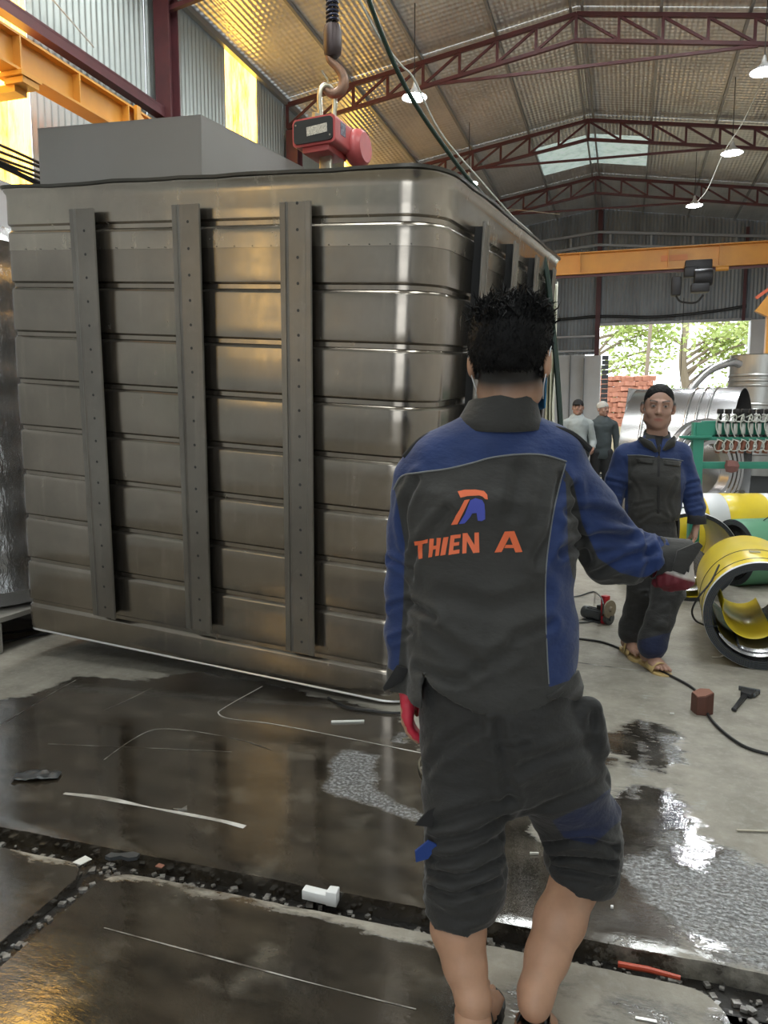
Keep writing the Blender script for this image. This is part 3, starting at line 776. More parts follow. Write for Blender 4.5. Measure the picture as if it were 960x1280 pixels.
tree(5.4, 27.5, 'leafy tree beyond the far door, leaning in from the right', 3, 1)
tree(-1.4, 31.0, 'leafy tree beyond the far door, at the left behind the brick pile', 8, -1)
tree(2.4, 33.0, 'leafy tree beyond the far door, furthest back in the middle', 12, -1)
for (x, y, w, hh, lb, sd) in ((3.4, 28.5, 2.2, .75, 'low green hedge outside the door, behind the silver tube arch', 1), (.8, 30, 1.8, .8, 'low yellow-green hedge outside the door, behind the brick pile', 2)):
    v_, f_ = foliage(2600, 0, 0, hh, w, .6, hh, .07, sd); me = bpy.data.meshes.new('hedge'); me.from_pydata(v_, [], f_); me.materials.append(M_['leaf'])
    o = link_mesh('hedge', me, None, (x, y, 1.3)); tag(o, lb, 'hedge', kind='stuff')
mb = MB(); mb.box((0, 0, .45), (6, .18, .9)); tag(mb.build('garden_wall', M_['brick'], loc=(3.5, 27.7, .9)), 'low brick wall outside, across the view through the far door', 'wall')
mb = MB(); mb.tube([(0, 0, 0), (.25, 0, 5.5)], [.07, .05], 8); tag(mb.build('utility_pole', M_['bark'], loc=(.55, 27.4, 1.2)), 'thin grey pole standing outside the far door', 'pole')
mb = MB()
for k in range(26): mb.box((0, 0, .1 + k * .118), (.16, .10, .10))
tag(mb.build('folding_shutter', M_['motor_grey'], loc=(-.52, YF + .35, 0)), 'dark folding shutter edge at the left side of the far door', 'shutter')
# ---------------------------------------------------------------- the big sheet-metal tank, hung slightly tilted from the crane
TW, TD, TTOP, TSEAM, TR = 2.469, 3.19, 2.483, 2.177, .20
RT = Matrix.Rotation(YAW, 3, 'Z') @ Matrix.Rotation(-.3714, 3, 'Z') @ Matrix.Rotation(.0707, 3, 'X') @ Matrix.Rotation(.0678, 3, 'Y')
tank = thing('steel_tank', 'huge ribbed grey sheet-steel tank with upright stiffeners, hanging slightly tilted in the middle', 'tank', (-.9377, 3.5212, .006))
tank.rotation_euler = RT.to_euler()
def TP(u, w, v): return Vector((-.9377, 3.5212, .006)) + RT @ Vector((u, w, v))
def outline():
    pts = []
    def seg(a, b, n):
        for i in range(n): t = i / n; pts.append((a[0] + (b[0] - a[0]) * t, a[1] + (b[1] - a[1]) * t, None))
    def arc(cx, cy, a0, r, n=12):
        for i in range(n):
            a = math.radians(a0 + 90 * i / n); pts.append((cx + r * math.cos(a), cy + r * math.sin(a), None))
    r2 = .05
    seg((-TW + r2, 0), (-TR, 0), 22); arc(-TR, TR, -90, TR); seg((0, TR), (0, TD - r2), 26); arc(-r2, TD - r2, 0, r2, 5)
    seg((-r2, TD), (-TW + r2, TD), 8); arc(-TW + r2, TD - r2, 90, r2, 5); seg((-TW, TD - r2), (-TW, r2), 8); arc(-TW + r2, r2, 180, r2, 5)
    P = [np.array(p[:2]) for p in pts]; N = len(P); out = []
    for i in range(N):
        t = P[(i + 1) % N] - P[i - 1]; t /= np.linalg.norm(t); out.append((P[i][0], P[i][1], t[1], -t[0]))
    return out
OUT = outline()
def shell(name, prof, m, dent, closed_top=False):
    vs = []; fs = []; n = len(OUT)
    for (v, o) in prof:
        for (x, y, nx, ny) in OUT:
            d = o + dent * (mnoise.noise((x * 1.3, y * 1.3, v * 1.6)) + .35 * mnoise.noise((x * 4, y * 4, v * 4 + 7)))
            vs.append((x + nx * d, y + ny * d, v))
    for i in range(len(prof) - 1):
        for k in range(n): k2 = (k + 1) % n; fs.append((i * n + k, i * n + k2, (i + 1) * n + k2, (i + 1) * n + k))
    b = MB(); b.add(vs, fs); return b.build(name, m, tank)
def groove(c, hw=.031, dp=.015):
    return [(c - hw, 0), (c - hw * .8, -.001), (c - hw * .35, -dp), (c + hw * .3, -dp), (c + hw * .62, -.001), (c + hw * .8, 0)]
prof = [(0.0, -.035), (.006, -.012), (.02, -.003), (.04, 0), (.10, 0)]
for k in range(8):
    c = .180 + .26 * k
    prof += groove(c) + [(c + .09, 0), (c + .17, 0)]
prof = prof[:-2] + [(2.09, 0), (TSEAM + .004, 0)]
shell('lower_shell', prof, M_['tank'], .0028)
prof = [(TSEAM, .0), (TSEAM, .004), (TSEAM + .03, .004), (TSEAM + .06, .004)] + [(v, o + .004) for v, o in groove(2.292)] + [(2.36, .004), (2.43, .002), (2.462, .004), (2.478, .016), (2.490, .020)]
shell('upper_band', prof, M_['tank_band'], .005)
mb = MB(); mb.tube([(x + nx * -.012, y + ny * -.012, .004) for x, y, nx, ny in OUT], .007, 6, closed=True); mb.build('bottom_rim_shine', mat('rim_shine', (.75, .75, .74), .3, .8), tank)  # pale ring paints in the shine along the tank's bottom roll
# bottom and lid
vs = [(x, y, 0) for x, y, a, b_ in OUT]
mb = MB(); mb.add([(x * .99 - .012, y * .99 + .012, .012) for x, y, _, _ in OUT], [tuple(range(len(OUT)))]); mb.build('base_plate', M_['tank'], tank)
def lidz(x, y): return 2.488 + .012 * mnoise.noise((x * 1.7, y * 1.7, 2)) + .006 * mnoise.noise((x * 5, y * 5, 9))
n = len(OUT); vs = []
for (o, dz) in ((.020, 0), (.030, .004), (.030, .018), (.0, .022), (-.03, .020)):
    for x, y, nx, ny in OUT: vs.append((x + nx * o, y + ny * o, lidz(x, y) + dz))
fs = [(i * n + k, i * n + (k + 1) % n, (i + 1) * n + (k + 1) % n, (i + 1) * n + k) for i in range(4) for k in range(n)] + [tuple(4 * n + k for k in range(n))]
mb = MB(); mb.add(vs, fs); mb.build('lid', mat('lid_edge_dark', (.10, .095, .085), .35, .8, var=(5, .5, (.05, .05, .045))), tank)
# rivets along the lap seam
mb = MB()
for i in range(1, 24):
    mb.lathe([(.0005, .002), (.0025, .0015), (.003, 0)], 6, Matrix.Translation((-.1 * i - .02, -.006, TSEAM + .006)) @ Matrix.Rotation(PI / 2, 4, 'X'))
for i in range(26):
    mb.lathe([(.0005, .002), (.0025, .0015), (.003, 0)], 6, Matrix.Translation((.006, .25 + .11 * i, TSEAM + .006)) @ Matrix.Rotation(PI / 2, 4, 'Y'))
o = mb.build('rivet_row', M_['stiff_shade_rivet'], tank); o['kind'] = 'stuff'
def stiff_prof():   # x along the wall, y outwards (thickness 3 mm); open towards +x
    c = [(-.088, .003), (-.088, .055), (-.060, .057), (-.050, .066), (-.042, .058), (.044, .058), (.050, .068), (.074, .068), (.078, .060)]
    t = .004
    back = [(.070, .056), (.052, .060), (.044, .052), (-.042, .052), (-.050, .058), (-.060, .050), (-.084, .050), (-.084, .003)]
    return c + back
def stiffener(M, L, name='stiffener', holes=True):
    mb = MB(); mb.prism(stiff_prof(), L, M)
    o = mb.build(name, M_['stiff'], tank, smooth=False)
    mb = MB(); mb.prism([(.004, .0), (.010, .0), (.010, .050), (.004, .050)], L - .01, M); mb.build('inner_web', M_['stiff_shade_rivet'], o, smooth=False)  # web coloured near-black for the shade inside the open channel
    if holes:
        mb = MB(); z = .06
        while z < L:
            mb.lathe([(.0002, .0012), (.0065, .001), (.0075, 0)], 8, M @ Matrix.Translation((.004, .058, z)) @ Matrix.Rotation(-PI / 2, 4, 'X'))
            z += .118 + random.uniform(-.006, .006)
        h = mb.build('rivet_row', M_['stiff_shade_rivet'], o); h['kind'] = 'stuff'
    return o
for (ub, ut, v0, v1) in ((-1.832, -1.880, .195, 2.368), (-1.205, -1.252, .222, 2.370), (-.600, -.662, .206, 2.364)):
    dv = v1 - v0; k = (ut - ub) / dv
    M = Matrix.Translation((ub, 0, v0)) @ Matrix(((1, 0, k, 0), (0, -1, 0, 0), (0, 0, 1, 0), (0, 0, 0, 1)))
    stiffener(M, dv)
for (w_, vt) in ((.60, 2.355), (1.32, 2.37), (2.0, 2.375), (2.72, 2.375)):
    # on the right side: outwards = +x, open side towards -y (the viewer)
    M = Matrix.Translation((0, w_, .20)) @ Matrix(((0, 1, 0, 0), (-1, 0, 0, 0), (0, 0, 1, 0), (0, 0, 0, 1)))
    stiffener(M, vt - .20, holes=False)

# square duct collar standing on the tank lid
duct = thing('duct_collar', 'plain grey open sheet-metal box standing on top of the tank', 'duct', tuple(TP(-1.93, .85, 2.512)))
duct.rotation_euler = RT.to_euler()
cw, cd, chh = 1.076, 1.15, .352
for nm, c, d in (('side_panel', (0, -cd / 2, chh / 2), (cw, .004, chh)), ('side_panel', (0, cd / 2, chh / 2), (cw, .004, chh)), ('side_panel', (-cw / 2, 0, chh / 2), (.004, cd, chh)), ('side_panel', (cw / 2, 0, chh / 2), (.004, cd, chh))):
    mb = MB(); mb.box(c, d); mb.build(nm, M_['duct'], duct, smooth=False)
mb = MB(); mb.box((0, 0, chh), (cw + .004, cd + .004, .006)); mb.build('top_panel', M_['duct'], duct, smooth=False)

# lifting sling, crane scale, hook
SC = wB(404, 172, 5.35)
sc_t = thing('crane_scale', 'red hanging crane scale with black front plate and worn label', 'scale', tuple(SC))
sc_t.rotation_euler = (0, 0, YAW + math.radians(-24))
def front(poly, y0, th): return Matrix.Translation((0, y0 + th, 0)) @ Matrix.Rotation(PI / 2, 4, 'X')
mb = MB(); mb.prism(rrect(.315, .175, .03), .26, front(None, -.13, .26)); mb.build('casing', M_['red_paint'], sc_t)
mb = MB(); mb.prism(rrect(.285, .145, .025), .012, front(None, -.142, .012)); mb.build('front_plate', M_['panel_black'], sc_t)
mb = MB(); mb.box((.03, -.143, 0), (.15, .003, .055), Matrix.Rotation(-.06, 3, 'Y')); mb.build('worn_label', M_['label'], sc_t)
mb = MB(); mb.box((.0, .02, -.10), (.20, .26, .05)); mb.build('lower_casing', M_['red_paint'], sc_t, bevel=.012)
mb = MB(); mb.lathe([(.0, -.06), (.095, -.06), (.118, -.035), (.125, 0), (.118, .035), (.095, .06), (0, .06)], 24, Matrix.Translation((.16, .20, -.03)) @ Matrix.Rotation(PI / 2, 4, 'Y')); mb.build('battery_drum', M_['red_paint'], sc_t)
mb = MB(); mb.box((.08, .16, -.01), (.14, .12, .12)); mb.build('drum_arm', M_['red_paint'], sc_t, bevel=.02)
mb = MB(); mb.box((.159, -.02, .02), (.003, .07, .08)); mb.build('side_sticker', mat('dark_sticker', (.05, .05, .08), .5, var=(60, .8, (.3, .3, .35))), sc_t)
mb = MB(); mb.box((0.02, 0, -.20), (.09, .03, .20)); mb.build('lower_hanger', M_['steel'], sc_t, bevel=.008)
mb = MB(); mb.tube([(.02, -.06, -.25), (.02, .06, -.25)], .018, 10); mb.lathe([(.0, -.075), (.03, -.075), (.03, -.05), (0, -.05)], 6, Matrix.Translation((.02, 0, -.25)) @ Matrix.Rotation(-PI / 2, 4, 'X')); mb.build('hanger_pin', M_['rust'], sc_t)
for s in (-1, 1):
    mb = MB(); mb.lathe([(.0, 0), (.006, 0), (.006, .006), (0, .006)], 8, Matrix.Translation((s * .125, -.140, -.045 * s)) @ Matrix.Rotation(PI / 2, 4, 'X')); mb.build('panel_screw', M_['steel'], sc_t)
# upper shackle
t = thing('bow_shackle', 'zinc-plated shackle joining the hook and the red crane scale', 'shackle', tuple(SC + np.array([0.03, 0, .08])))
t.rotation_euler = (0, 0, YAW + .5)
mb = MB(); mb.tube(catmull([(-.045, 0, 0), (-.05, 0, .08), (-.055, 0, .16), (-.04, 0, .22), (0, 0, .245), (.04, 0, .22), (.055, 0, .16), (.05, 0, .08), (.045, 0, 0)], 5), .017, 10); mb.build('bow', M_['steel'], t)
mb = MB(); mb.tube([(-.085, 0, .03), (.085, 0, .03)], .018, 10); mb.lathe([(0, 0), (.032, 0), (.032, .03), (0, .03)], 6, Matrix.Translation((-.1, 0, .03)) @ Matrix.Rotation(PI / 2, 4, 'Y')); mb.build('pin', M_['steel'], t)
mb = MB(); mb.tube([(.0, 0, -.03), (0, 0, .05)], .03, 10); mb.build('eye', M_['steel'], t)
# hook block
HK = wB(416, 100, 5.35)
t = thing('crane_hook', 'rusty crane hook on a spring-guarded rope above the red scale', 'hook', tuple(HK))
t.rotation_euler = (0, 0, YAW)
hk = catmull([(-.03, 0, .16), (-.015, 0, .12), (.03, 0, .08), (.065, 0, .03), (.07, 0, -.03), (.04, 0, -.075), (-.01, 0, -.085), (-.055, 0, -.05), (-.06, 0, -.01)], 5)
rr = np.interp(np.linspace(0, 1, len(hk)), [0, .2, .5, .75, 1], [.020, .026, .036, .030, .012])
mb = MB(); mb.tube(hk, list(rr), 12); mb.build('hook', M_['rust'], t)
mb = MB(); mb.tube([(-.075, 0, .06), (-.03, .01, .0), (-.05, 0, -.04)], .006, 6); mb.build('safety_latch', M_['steel'], t)
mb = MB(); mb.lathe([(.0, .14), (.035, .14), (.055, .16), (.06, .20), (.06, .30), (.05, .335), (.025, .345), (0, .345)], 20); mb.build('hook_block', mat('dark_block', (.05, .035, .035), .45, .5, bump=(40, .3, .004)), t)
sp = [(.035 * math.cos(a), .035 * math.sin(a), .345 + a * .0042) for a in np.linspace(0, 14 * PI, 150)]
mb = MB(); mb.tube(sp, .009, 6); mb.build('spring_guard', mat('blue_black_spring', (.02, .022, .045), .4, .4), t)
mb = MB()
for dx in (-.012, .012): mb.tube([(dx, 0, .33), (dx * 1.2, 0, 1.0), (dx, 0, 3.2)], .010, 6)
mb.build('rope', M_['black_iron'], t)
# lower sling on the lid
t = thing('lifting_shackle', 'dark lifting link under the scale, half hidden by the tank rim', 'shackle', tuple(SC + np.array([.02, 0, -.30])))
mb = MB(); mb.tube(catmull([(-.04, 0, .07), (-.05, 0, 0), (-.03, 0, -.07), (.03, 0, -.07), (.05, 0, 0), (.04, 0, .07)], 5), .014, 8); mb.build('link', M_['rust'], t)
lc = TP(-1.23, 1.55, 2.51)
for i, (du, dw) in enumerate(((-.7, -.9), (.7, -.9), (-.7, .9), (.7, .9))):
    e = TP(-1.23 + du * .9, 1.55 + dw * .9, 2.51) - Vector(SC) - Vector((.02, 0, -.30)); mb = MB(); mb.tube([(0, 0, -.07), tuple(e)], .011, 6); mb.build('sling_leg', M_['rust'], t)

# green pendant cable hanging over the tank's right rim, white cord with it
def cable(name, pts, r, m, label, cat='cable', n=8):
    mb = MB(); mb.tube(catmull(pts, 6), r, n); o = mb.build(name, m); tag(o, label, cat); return o
cp = [wB(440, -60, 4.0), wB(476, 40, 4.25), wB(512, 118, 4.5), wB(560, 190, 4.8), wB(600, 240, 5.1), wB(645, 281, 5.5), wB(672, 305, 5.8), wB(684, 345, 5.85), wB(690, 400, 5.85), wB(696, 460, 5.85), wB(701, 540, 5.85), wB(704, 640, 5.85), wB(712, 735, 5.9)]
cable('pendant_cable', [tuple(p) for p in cp], [.013] * 36 + [.022] * 37, M_['hose_green'], 'dark green cable sweeping over the tank rim and hanging down behind the man')
cp = [wB(440, -20, 4.1), wB(470, 40, 4.3), wB(500, 80, 4.5), wB(518, 100, 4.6), wB(550, 165, 4.85), wB(600, 225, 5.2), wB(640, 270, 5.6), wB(668, 297, 5.9), wB(676, 330, 5.95)]
cable('hanging_cord', [tuple(p) for p in cp], .006, M_['white_cord'], 'thin white cord running beside the dark green cable', 'cord')

# cream plastic sheet hanging just past the tank's far edge
vs = []; fs = []
for i in range(14):
    a = wB(686 + i * 1.6, 0, 9.0)
    for j in range(10):
        z = 3.0 * j / 9
        vs.append((a[0] + .03 * mnoise.noise((i * .7, j * .5, 0)), a[1] + .12 * math.sin(i * 1.9) + .05 * mnoise.noise((i, j, 3)), z))
for i in range(13):
    for j in range(9): fs.append((i * 10 + j, (i + 1) * 10 + j, (i + 1) * 10 + j + 1, i * 10 + j + 1))
mb = MB(); mb.add(vs, fs); o = mb.build('plastic_sheet', M_['screen_white']); tag(o, 'cream plastic sheet hanging beyond the tank, beside the man\'s head', 'sheet')
md = o.modifiers.new('thick', 'SOLIDIFY'); md.thickness = .004

# wrapped silver roll behind the tank at the left edge
t = thing('wrapped_roll', 'tall silver roll wrapped in plastic, at the left edge behind the tank', 'roll')
c = wB(-31, 500, 5.05); t.location = (c[0], c[1], 0)
mb = MB(); pr = []
for i in range(50):
    z = .25 + 2.35 * i / 49; r = .42 + .012 * math.sin(i * 1.1) + .015 * mnoise.noise((0, 0, i * .6)); pr.append((r * (1 if 1 < i < 48 else .9), z))
mb.lathe(pr, 40, cap=True)
mb.v = [(x + .015 * mnoise.noise((x * 6, y * 6, z * 1.2)), y + .015 * mnoise.noise((x * 6 + 9, y * 6, z * 1.2)), z) for x, y, z in mb.v]
mb.build('wrap', M_['silver_wrap'], t)
mb = MB(); mb.box((0, 0, .21), (.9, .9, .03)); mb.box((0, -.4, .10), (.9, .1, .18)); mb.box((0, .4, .10), (.9, .1, .18)); mb.build('pallet', mat('grey_pallet', (.30, .28, .25), .9), t)
for (px, py, r, lb) in ((12, 742, .10, 'coil of dark hose on the floor at the left edge, right behind the tank'),):
    c = wB(px, 0, 5.75); mb = MB()
    for k in range(4):
        mb.tube([(.34 * math.cos(a) * (1 + .05 * k), .2 * math.sin(a), .03 + .035 * k + .01 * math.sin(3 * a)) for a in np.linspace(0, 2 * PI, 30)][:-1], .02, 8, closed=True)
    o = mb.build('hose_coil', M_['rubber'], loc=(c[0] + .05, c[1] + .05, 0)); tag(o, lb, 'hose')
mb = MB(); mb.prism([(-.2, -.1), (.12, -.12), (.18, .05), (.0, .13), (-.2, .1)], .05); c = wB(8, 0, 5.9)
o = mb.build('white_bag', M_['white_film'], loc=(c[0], c[1] - .2, .19), bevel=.015); tag(o, 'crumpled white bag on the hoses at the left edge', 'bag')
for k, ((x0, y0), (x1, y1)) in enumerate((((-30, 812), (60, 794)), ((-30, 800), (34, 790)))):
    a, b_ = bZ(x0, y0), bZ(x1, y1); m_ = (a + b_) / 2
    cable('floor_cable', [(a[0], a[1], .012), (m_[0], m_[1] + .03, .012), (b_[0], b_[1], .012), (b_[0] + .4, b_[1] + .6, .012)], .008, M_['rubber'], ['lower dark cable running under the tank at the left edge', 'upper dark cable running under the tank at the left edge'][k])
# ---------------------------------------------------------------- coils of film-covered sheet, right
def frame_from_axis(p0, p1):
    d = Vector(p1) - Vector(p0); d.normalize(); up = Vector((0, 0, 1)); x = d.cross(up).normalized(); y = x.cross(d)
    return Matrix.Translation(p0) @ Matrix((x, y, d)).transposed().to_4x4()
def gcam(X, Y): v = toB(np.array([X, Y, 0.0])); return Vector(v)
def coil(name, label, p0, p1, R, th, mats, bands, spiral=True, core=None):
    """hollow coil: p0 front end centre, p1 back end centre (on the floor plane); bands = [(from, to, material)]"""
    t = thing(name, label, 'coil', (p0[0], p0[1], 0))
    t.rotation_euler = (0, 0, math.atan2(p1[1] - p0[1], p1[0] - p0[0]) - PI / 2)
    L = (Vector(p1) - Vector(p0)).length; M = Matrix.Translation((0, 0, R)) @ Matrix.Rotation(-PI / 2, 4, 'X')
    for (a, b_, m) in bands:
        mb = MB(); mb.lathe([(R - .002, a * L), (R, a * L + .004), (R, b_ * L - .004), (R - .002, b_ * L)], 64, M); mb.build('outer_wrap', m, t)
    for s, z in ((0, .0), (1, L)):
        mb = MB()
        for k in range(5):
            r0 = R - .003 - th * k / 5; r1 = R - .003 - th * (k + .8) / 5; zz = z + (1 if s else -1) * (.004 - .002 * k)
            mb.lathe([(r0, z + (.01 if not s else -.01)), (r0, zz), (r1, zz), (r1, z + (.01 if not s else -.01))], 64, M)
        mb.build('edge_windings', M_['grey_edge'], t)
    mb = MB(); mb.lathe([(R - th, 0), (R - th, L)], 64, M); mb.build('inner_wall', core or M_['drum_grey'], t)
    return t, L, M
bandm = mat('black_strap', (.015, .015, .015), .5)
p0, p1 = gcam(2.15, 4.27), gcam(2.54, 5.33)
t, L, M = coil('yellow_coil', 'yellow film covered steel coil at the right edge, nearest of the coils, open end showing', p0, p1, .312, .045, None, [(0, .035, M_['white_film']), (.035, 1, M_['yellow'])])
for a in (.13, .42):
    mb = MB(); mb.lathe([(.3125, a * L - .006), (.315, a * L - .004), (.315, a * L + .004), (.3125, a * L + .006)], 64, M); mb.build('strap', bandm, t)
mb = MB(); mb.box((-.02, .36, .628), (.06, .05, .006)); mb.build('steel_clip', M_['steel'], t)
# loose inner windings sprung into the bore
for k, (r, a0, a1, m) in enumerate(((.255, -2.6, .2, 'drum_grey'), (.235, -2.0, .9, 'drum_grey'), (.20, 2.9, 5.3, 'yellow'))):
    vs = []; fs = []; n = 28
    for i in range(n + 1):
        a = a0 + (a1 - a0) * i / n; rr_ = r - .06 * (i / n) ** 2
        for j, z in enumerate((.03 + .05 * k, L - .05)): vs.append((rr_ * math.cos(a), z, .312 + rr_ * math.sin(a)))
    for i in range(n): fs.append((2 * i, 2 * i + 1, 2 * i + 3, 2 * i + 2))
    mb = MB(); mb.add(vs, fs); o = mb.build('loose_winding', M_[m], t); md = o.modifiers.new('t', 'SOLIDIFY'); md.thickness = .004
mb = MB(); pts = [wB(899, 706, 4.5), wB(888, 728, 4.42), wB(872, 748, 4.4), wB(865, 764, 4.42), wB(870, 776, 4.45), wB(884, 782, 4.45), wB(897, 783, 4.4)]
mb.tube(catmull([tuple(p - np.array([p0[0], p0[1], 0])) for p in pts], 5), .006, 6)
mb.v = [tuple(Matrix.Rotation(-t.rotation_euler.z, 3, 'Z') @ Vector(v)) for v in mb.v]; mb.build('loose_strap', bandm, t)

p0, p1 = gcam(2.43, 5.98), gcam(2.62, 7.0)
t, L, M = coil('white_coil', 'white wrapped coil with yellow lining, behind the young man\'s hand', p0, p1, .355, .03, None, [(0, 1, M_['white_film'])], core=M_['yellow'])
mb = MB(); vs = []; fs = []
for i in range(25):
    a = -2.9 + 2.6 * i / 24; r = .30 - .05 * (i / 24)
    vs += [(r * math.cos(a), .02, .355 + r * math.sin(a)), (r * math.cos(a), L * .9, .355 + r * math.sin(a))]
for i in range(24): fs.append((2 * i, 2 * i + 1, 2 * i + 3, 2 * i + 2))
mb.add(vs, fs); o = mb.build('loose_winding', M_['drum_grey'], t); md = o.modifiers.new('t', 'SOLIDIFY'); md.thickness = .004
for a in (.3,):
    mb = MB(); mb.lathe([(.356, a * L - .004), (.359, a * L), (.356, a * L + .004)], 64, M); mb.build('strap', bandm, t)
def bow(t, x, y, z, s=1.0):
    mb = MB(); mb.tube(catmull([(x, y, z), (x + .05 * s, y - .03, z + .03), (x + .11 * s, y - .02, z + .035), (x + .08 * s, y, z + .01), (x - .02, y, z + .005), (x - .09 * s, y + .02, z + .02), (x - .13 * s, y - .01, z - .01)], 5), .005, 5)
    mb.build('strap_end', bandm, t)
bow(t, -.02, .3, .715, .7)
p0, p1 = gcam(3.03, 6.60), gcam(4.2, 6.9)
t, L, M = coil('green_coil', 'green and white film covered coil lying between the yellow ones', p0, p1, .29, .05, None, [(0, .30, M_['green_film']), (.30, .52, M_['white_film']), (.52, 1, M_['white_film'])])
bow(t, .1, .5, .60); bow(t, .15, .25, .58, .6)
p0, p1 = gcam(2.98, 8.0), gcam(4.7, 8.0)
t, L, M = coil('broad_yellow_coil', 'broad yellow and white coil furthest back, below the green machine', p0, p1, .34, .05, None, [(0, .18, M_['yellow']), (.18, .30, M_['white_film']), (.30, .55, M_['yellow']), (.55, 1, M_['white_film'])])
bow(t, .1, .7, .69)

# ---------------------------------------------------------------- green machine with its row of cylinders
MY = 7.25
def mx(px): return (px - 480) / 960 * MY
def mz(py): return H_CAM + (530 - py) / 960 * MY
c0 = gcam(mx(870), MY)
t = thing('roll_bending_machine', 'green machine frame with a row of small air cylinders and looping hoses', 'machine', (c0[0], c0[1], 0))
t.rotation_euler = (0, 0, YAW - .03)
x_ = lambda px: mx(px) - mx(870)
mb = MB(); mb.box((0, 0, mz(528) / 2), (.10, .07, mz(528))); mb.build('frame_post', M_['green_paint'], t, bevel=.005)
mb = MB(); mb.box((1.25, 0, mz(528) / 2), (.10, .07, mz(528))); mb.build('frame_post', M_['green_paint'], t, bevel=.005)
mb = MB(); mb.prism([(-.12, 0), (-.05, 0), (-.05, .14), (.12, .14), (.12, .04), (.05, -.02), (-.12, -.02)], .02, Matrix.Translation((.02, -.03, mz(547))) @ Matrix.Rotation(PI / 2, 4, 'X')); mb.build('gusset', M_['green_paint'], t)
mb = MB(); mb.box((.55, 0, mz(548)), (1.3, .10, .03)); mb.build('top_rail', M_['green_paint'], t, bevel=.004)
mb = MB(); mb.box((.60, .05, mz(536)), (1.1, .03, .15)); mb.build('back_plate', M_['green_paint'], t, bevel=.004)
mb = MB(); mb.box((.60, 0, mz(581)), (1.2, .05, .065)); mb.build('lower_rail', M_['green_paint'], t, bevel=.004)
mb = MB(); mb.box((-.03, -.03, mz(546)), (.28, .08, .025)); mb.build('shelf', M_['green_paint'], t, bevel=.004)
cylm = M_['steel_white'] = mat('white_cylinder', (.58, .58, .55), .3, .5)
clear = mat('clear_hose', (.50, .52, .48), .25, coat=.5)
red_h = mat('rusty_tool', (.22, .08, .05), .6)
b1 = MB().box((0, 0, .065), (.036, .03, .11)).mesh('c', cylm, bevel=.012)
b2 = MB(); b2.box((0, 0, .128), (.055, .05, .02)); b2.box((0, 0, .0), (.055, .05, .02)); b2 = b2.mesh('c', M_['black_iron'], bevel=.004)
b3 = MB(); b3.box((0, .0, .225), (.045, .06, .045)); b3.box((0, 0, .175), (.03, .03, .06)); b3 = b3.mesh('v', M_['black_iron'], bevel=.006)
b4 = MB(); b4.tube(catmull([(-.012, -.02, .20), (-.045, -.05, .16), (-.050, -.05, .08), (-.02, -.05, .0), (.0, -.02, -.01)], 5), .006, 6); b4 = b4.mesh('h', clear)
b5 = MB(); b5.tube(catmull([(.01, -.02, .17), (.045, -.06, .19), (.05, -.05, .14), (.0, -.05, .13), (-.04, -.05, .165), (-.02, -.03, .19)], 5), .006, 6); b5 = b5.mesh('h', clear)
b6 = MB(); b6.tube(catmull([(-.03, -.03, -.03), (.02, -.06, -.06), (.03, -.05, -.12), (-.03, -.04, -.14), (-.06, -.05, -.09), (-.03, -.05, -.04)], 5), .005, 6); b6 = b6.mesh('h', clear)
b7 = MB(); b7.box((0, 0, -.10), (.03, .05, .13), Matrix.Rotation(.2, 3, 'Y')); b7 = b7.mesh('t', red_h, bevel=.004)
for k in range(14):
    x = x_(895) + k * .073
    for nm, me in (('air_cylinder', b1), ('cylinder_cap', b2), ('valve', b3), ('clear_hose', b4), ('clear_hose', b5), ('hose_loop', b6), ('punch_arm', b7)):
        link_mesh(nm, me, t, (x, -.03, mz(547) + .02 + (0 if nm != 'x' else 0)), (0, 0, .08 * math.sin(k * 2.3)))
mb = MB(); mb.lathe([(0, -.06), (.05, -.05), (.07, 0), (.05, .05), (0, .06)], 10, Matrix.Translation((x_(911), -.05, mz(582)))); mb.v = [(x + .015 * mnoise.noise((x * 30, y * 30, z * 30)), y, z + .015 * mnoise.noise((x * 25, z * 30, 5))) for x, y, z in mb.v]
o = mb.build('rag', mat('brown_red_cloth', (.22, .10, .09), .9), None, loc=c0, rot=(0, 0, YAW - .03)); tag(o, 'brown-red rag tied round the lower green rail', 'rag')

# ---------------------------------------------------------------- stainless drums and duct rings behind
def drum(name, label, p0, p1, R, m, grooves=(), th=.01, cat='duct', close=False):
    t = thing(name, label, cat, tuple(p0)); d = Vector(p1) - Vector(p0); L = d.length
    M = frame_from_axis((0, 0, 0), d)
    zs = [0.0]; pr = []
    for g in sorted(grooves): pr += [(R, g - .02), (R + .012, g - .006), (R + .012, g + .006), (R, g + .02)]
    pr = [(R, 0)] + pr + [(R, L)]
    mb = MB(); mb.lathe(pr, 72, M); mb.build('shell', m, t)
    mb = MB(); mb.lathe([(R - th, 0), (R - th, L)], 72, M); mb.build('inner_face', m, t)
    for z in (0, L):
        mb = MB(); mb.lathe([(R - th - .004, z - .004), (R + .006, z - .004), (R + .006, z + .004), (R - th - .004, z + .004), (R - th - .004, z - .004)], 72, M); mb.build('rim', m, t)
    if close:
        mb = MB(); mb.lathe([(0, L - .02), (R - .005, L - .02)], 72, M); mb.build('end_plate', m, t)
    return t
def cp3(px, Y, z): X = (px - 480) / 960 * Y; v = toB(np.array([X, Y, 0])); return (v[0], v[1], z)
drum('large_duct_drum', 'large shiny stainless drum lying behind the young man', cp3(926, 9.75, .93), cp3(797, 10.45, .93), .93, M_['drum_grey'], (.3, .42, .54, .95, 1.05), close=True)
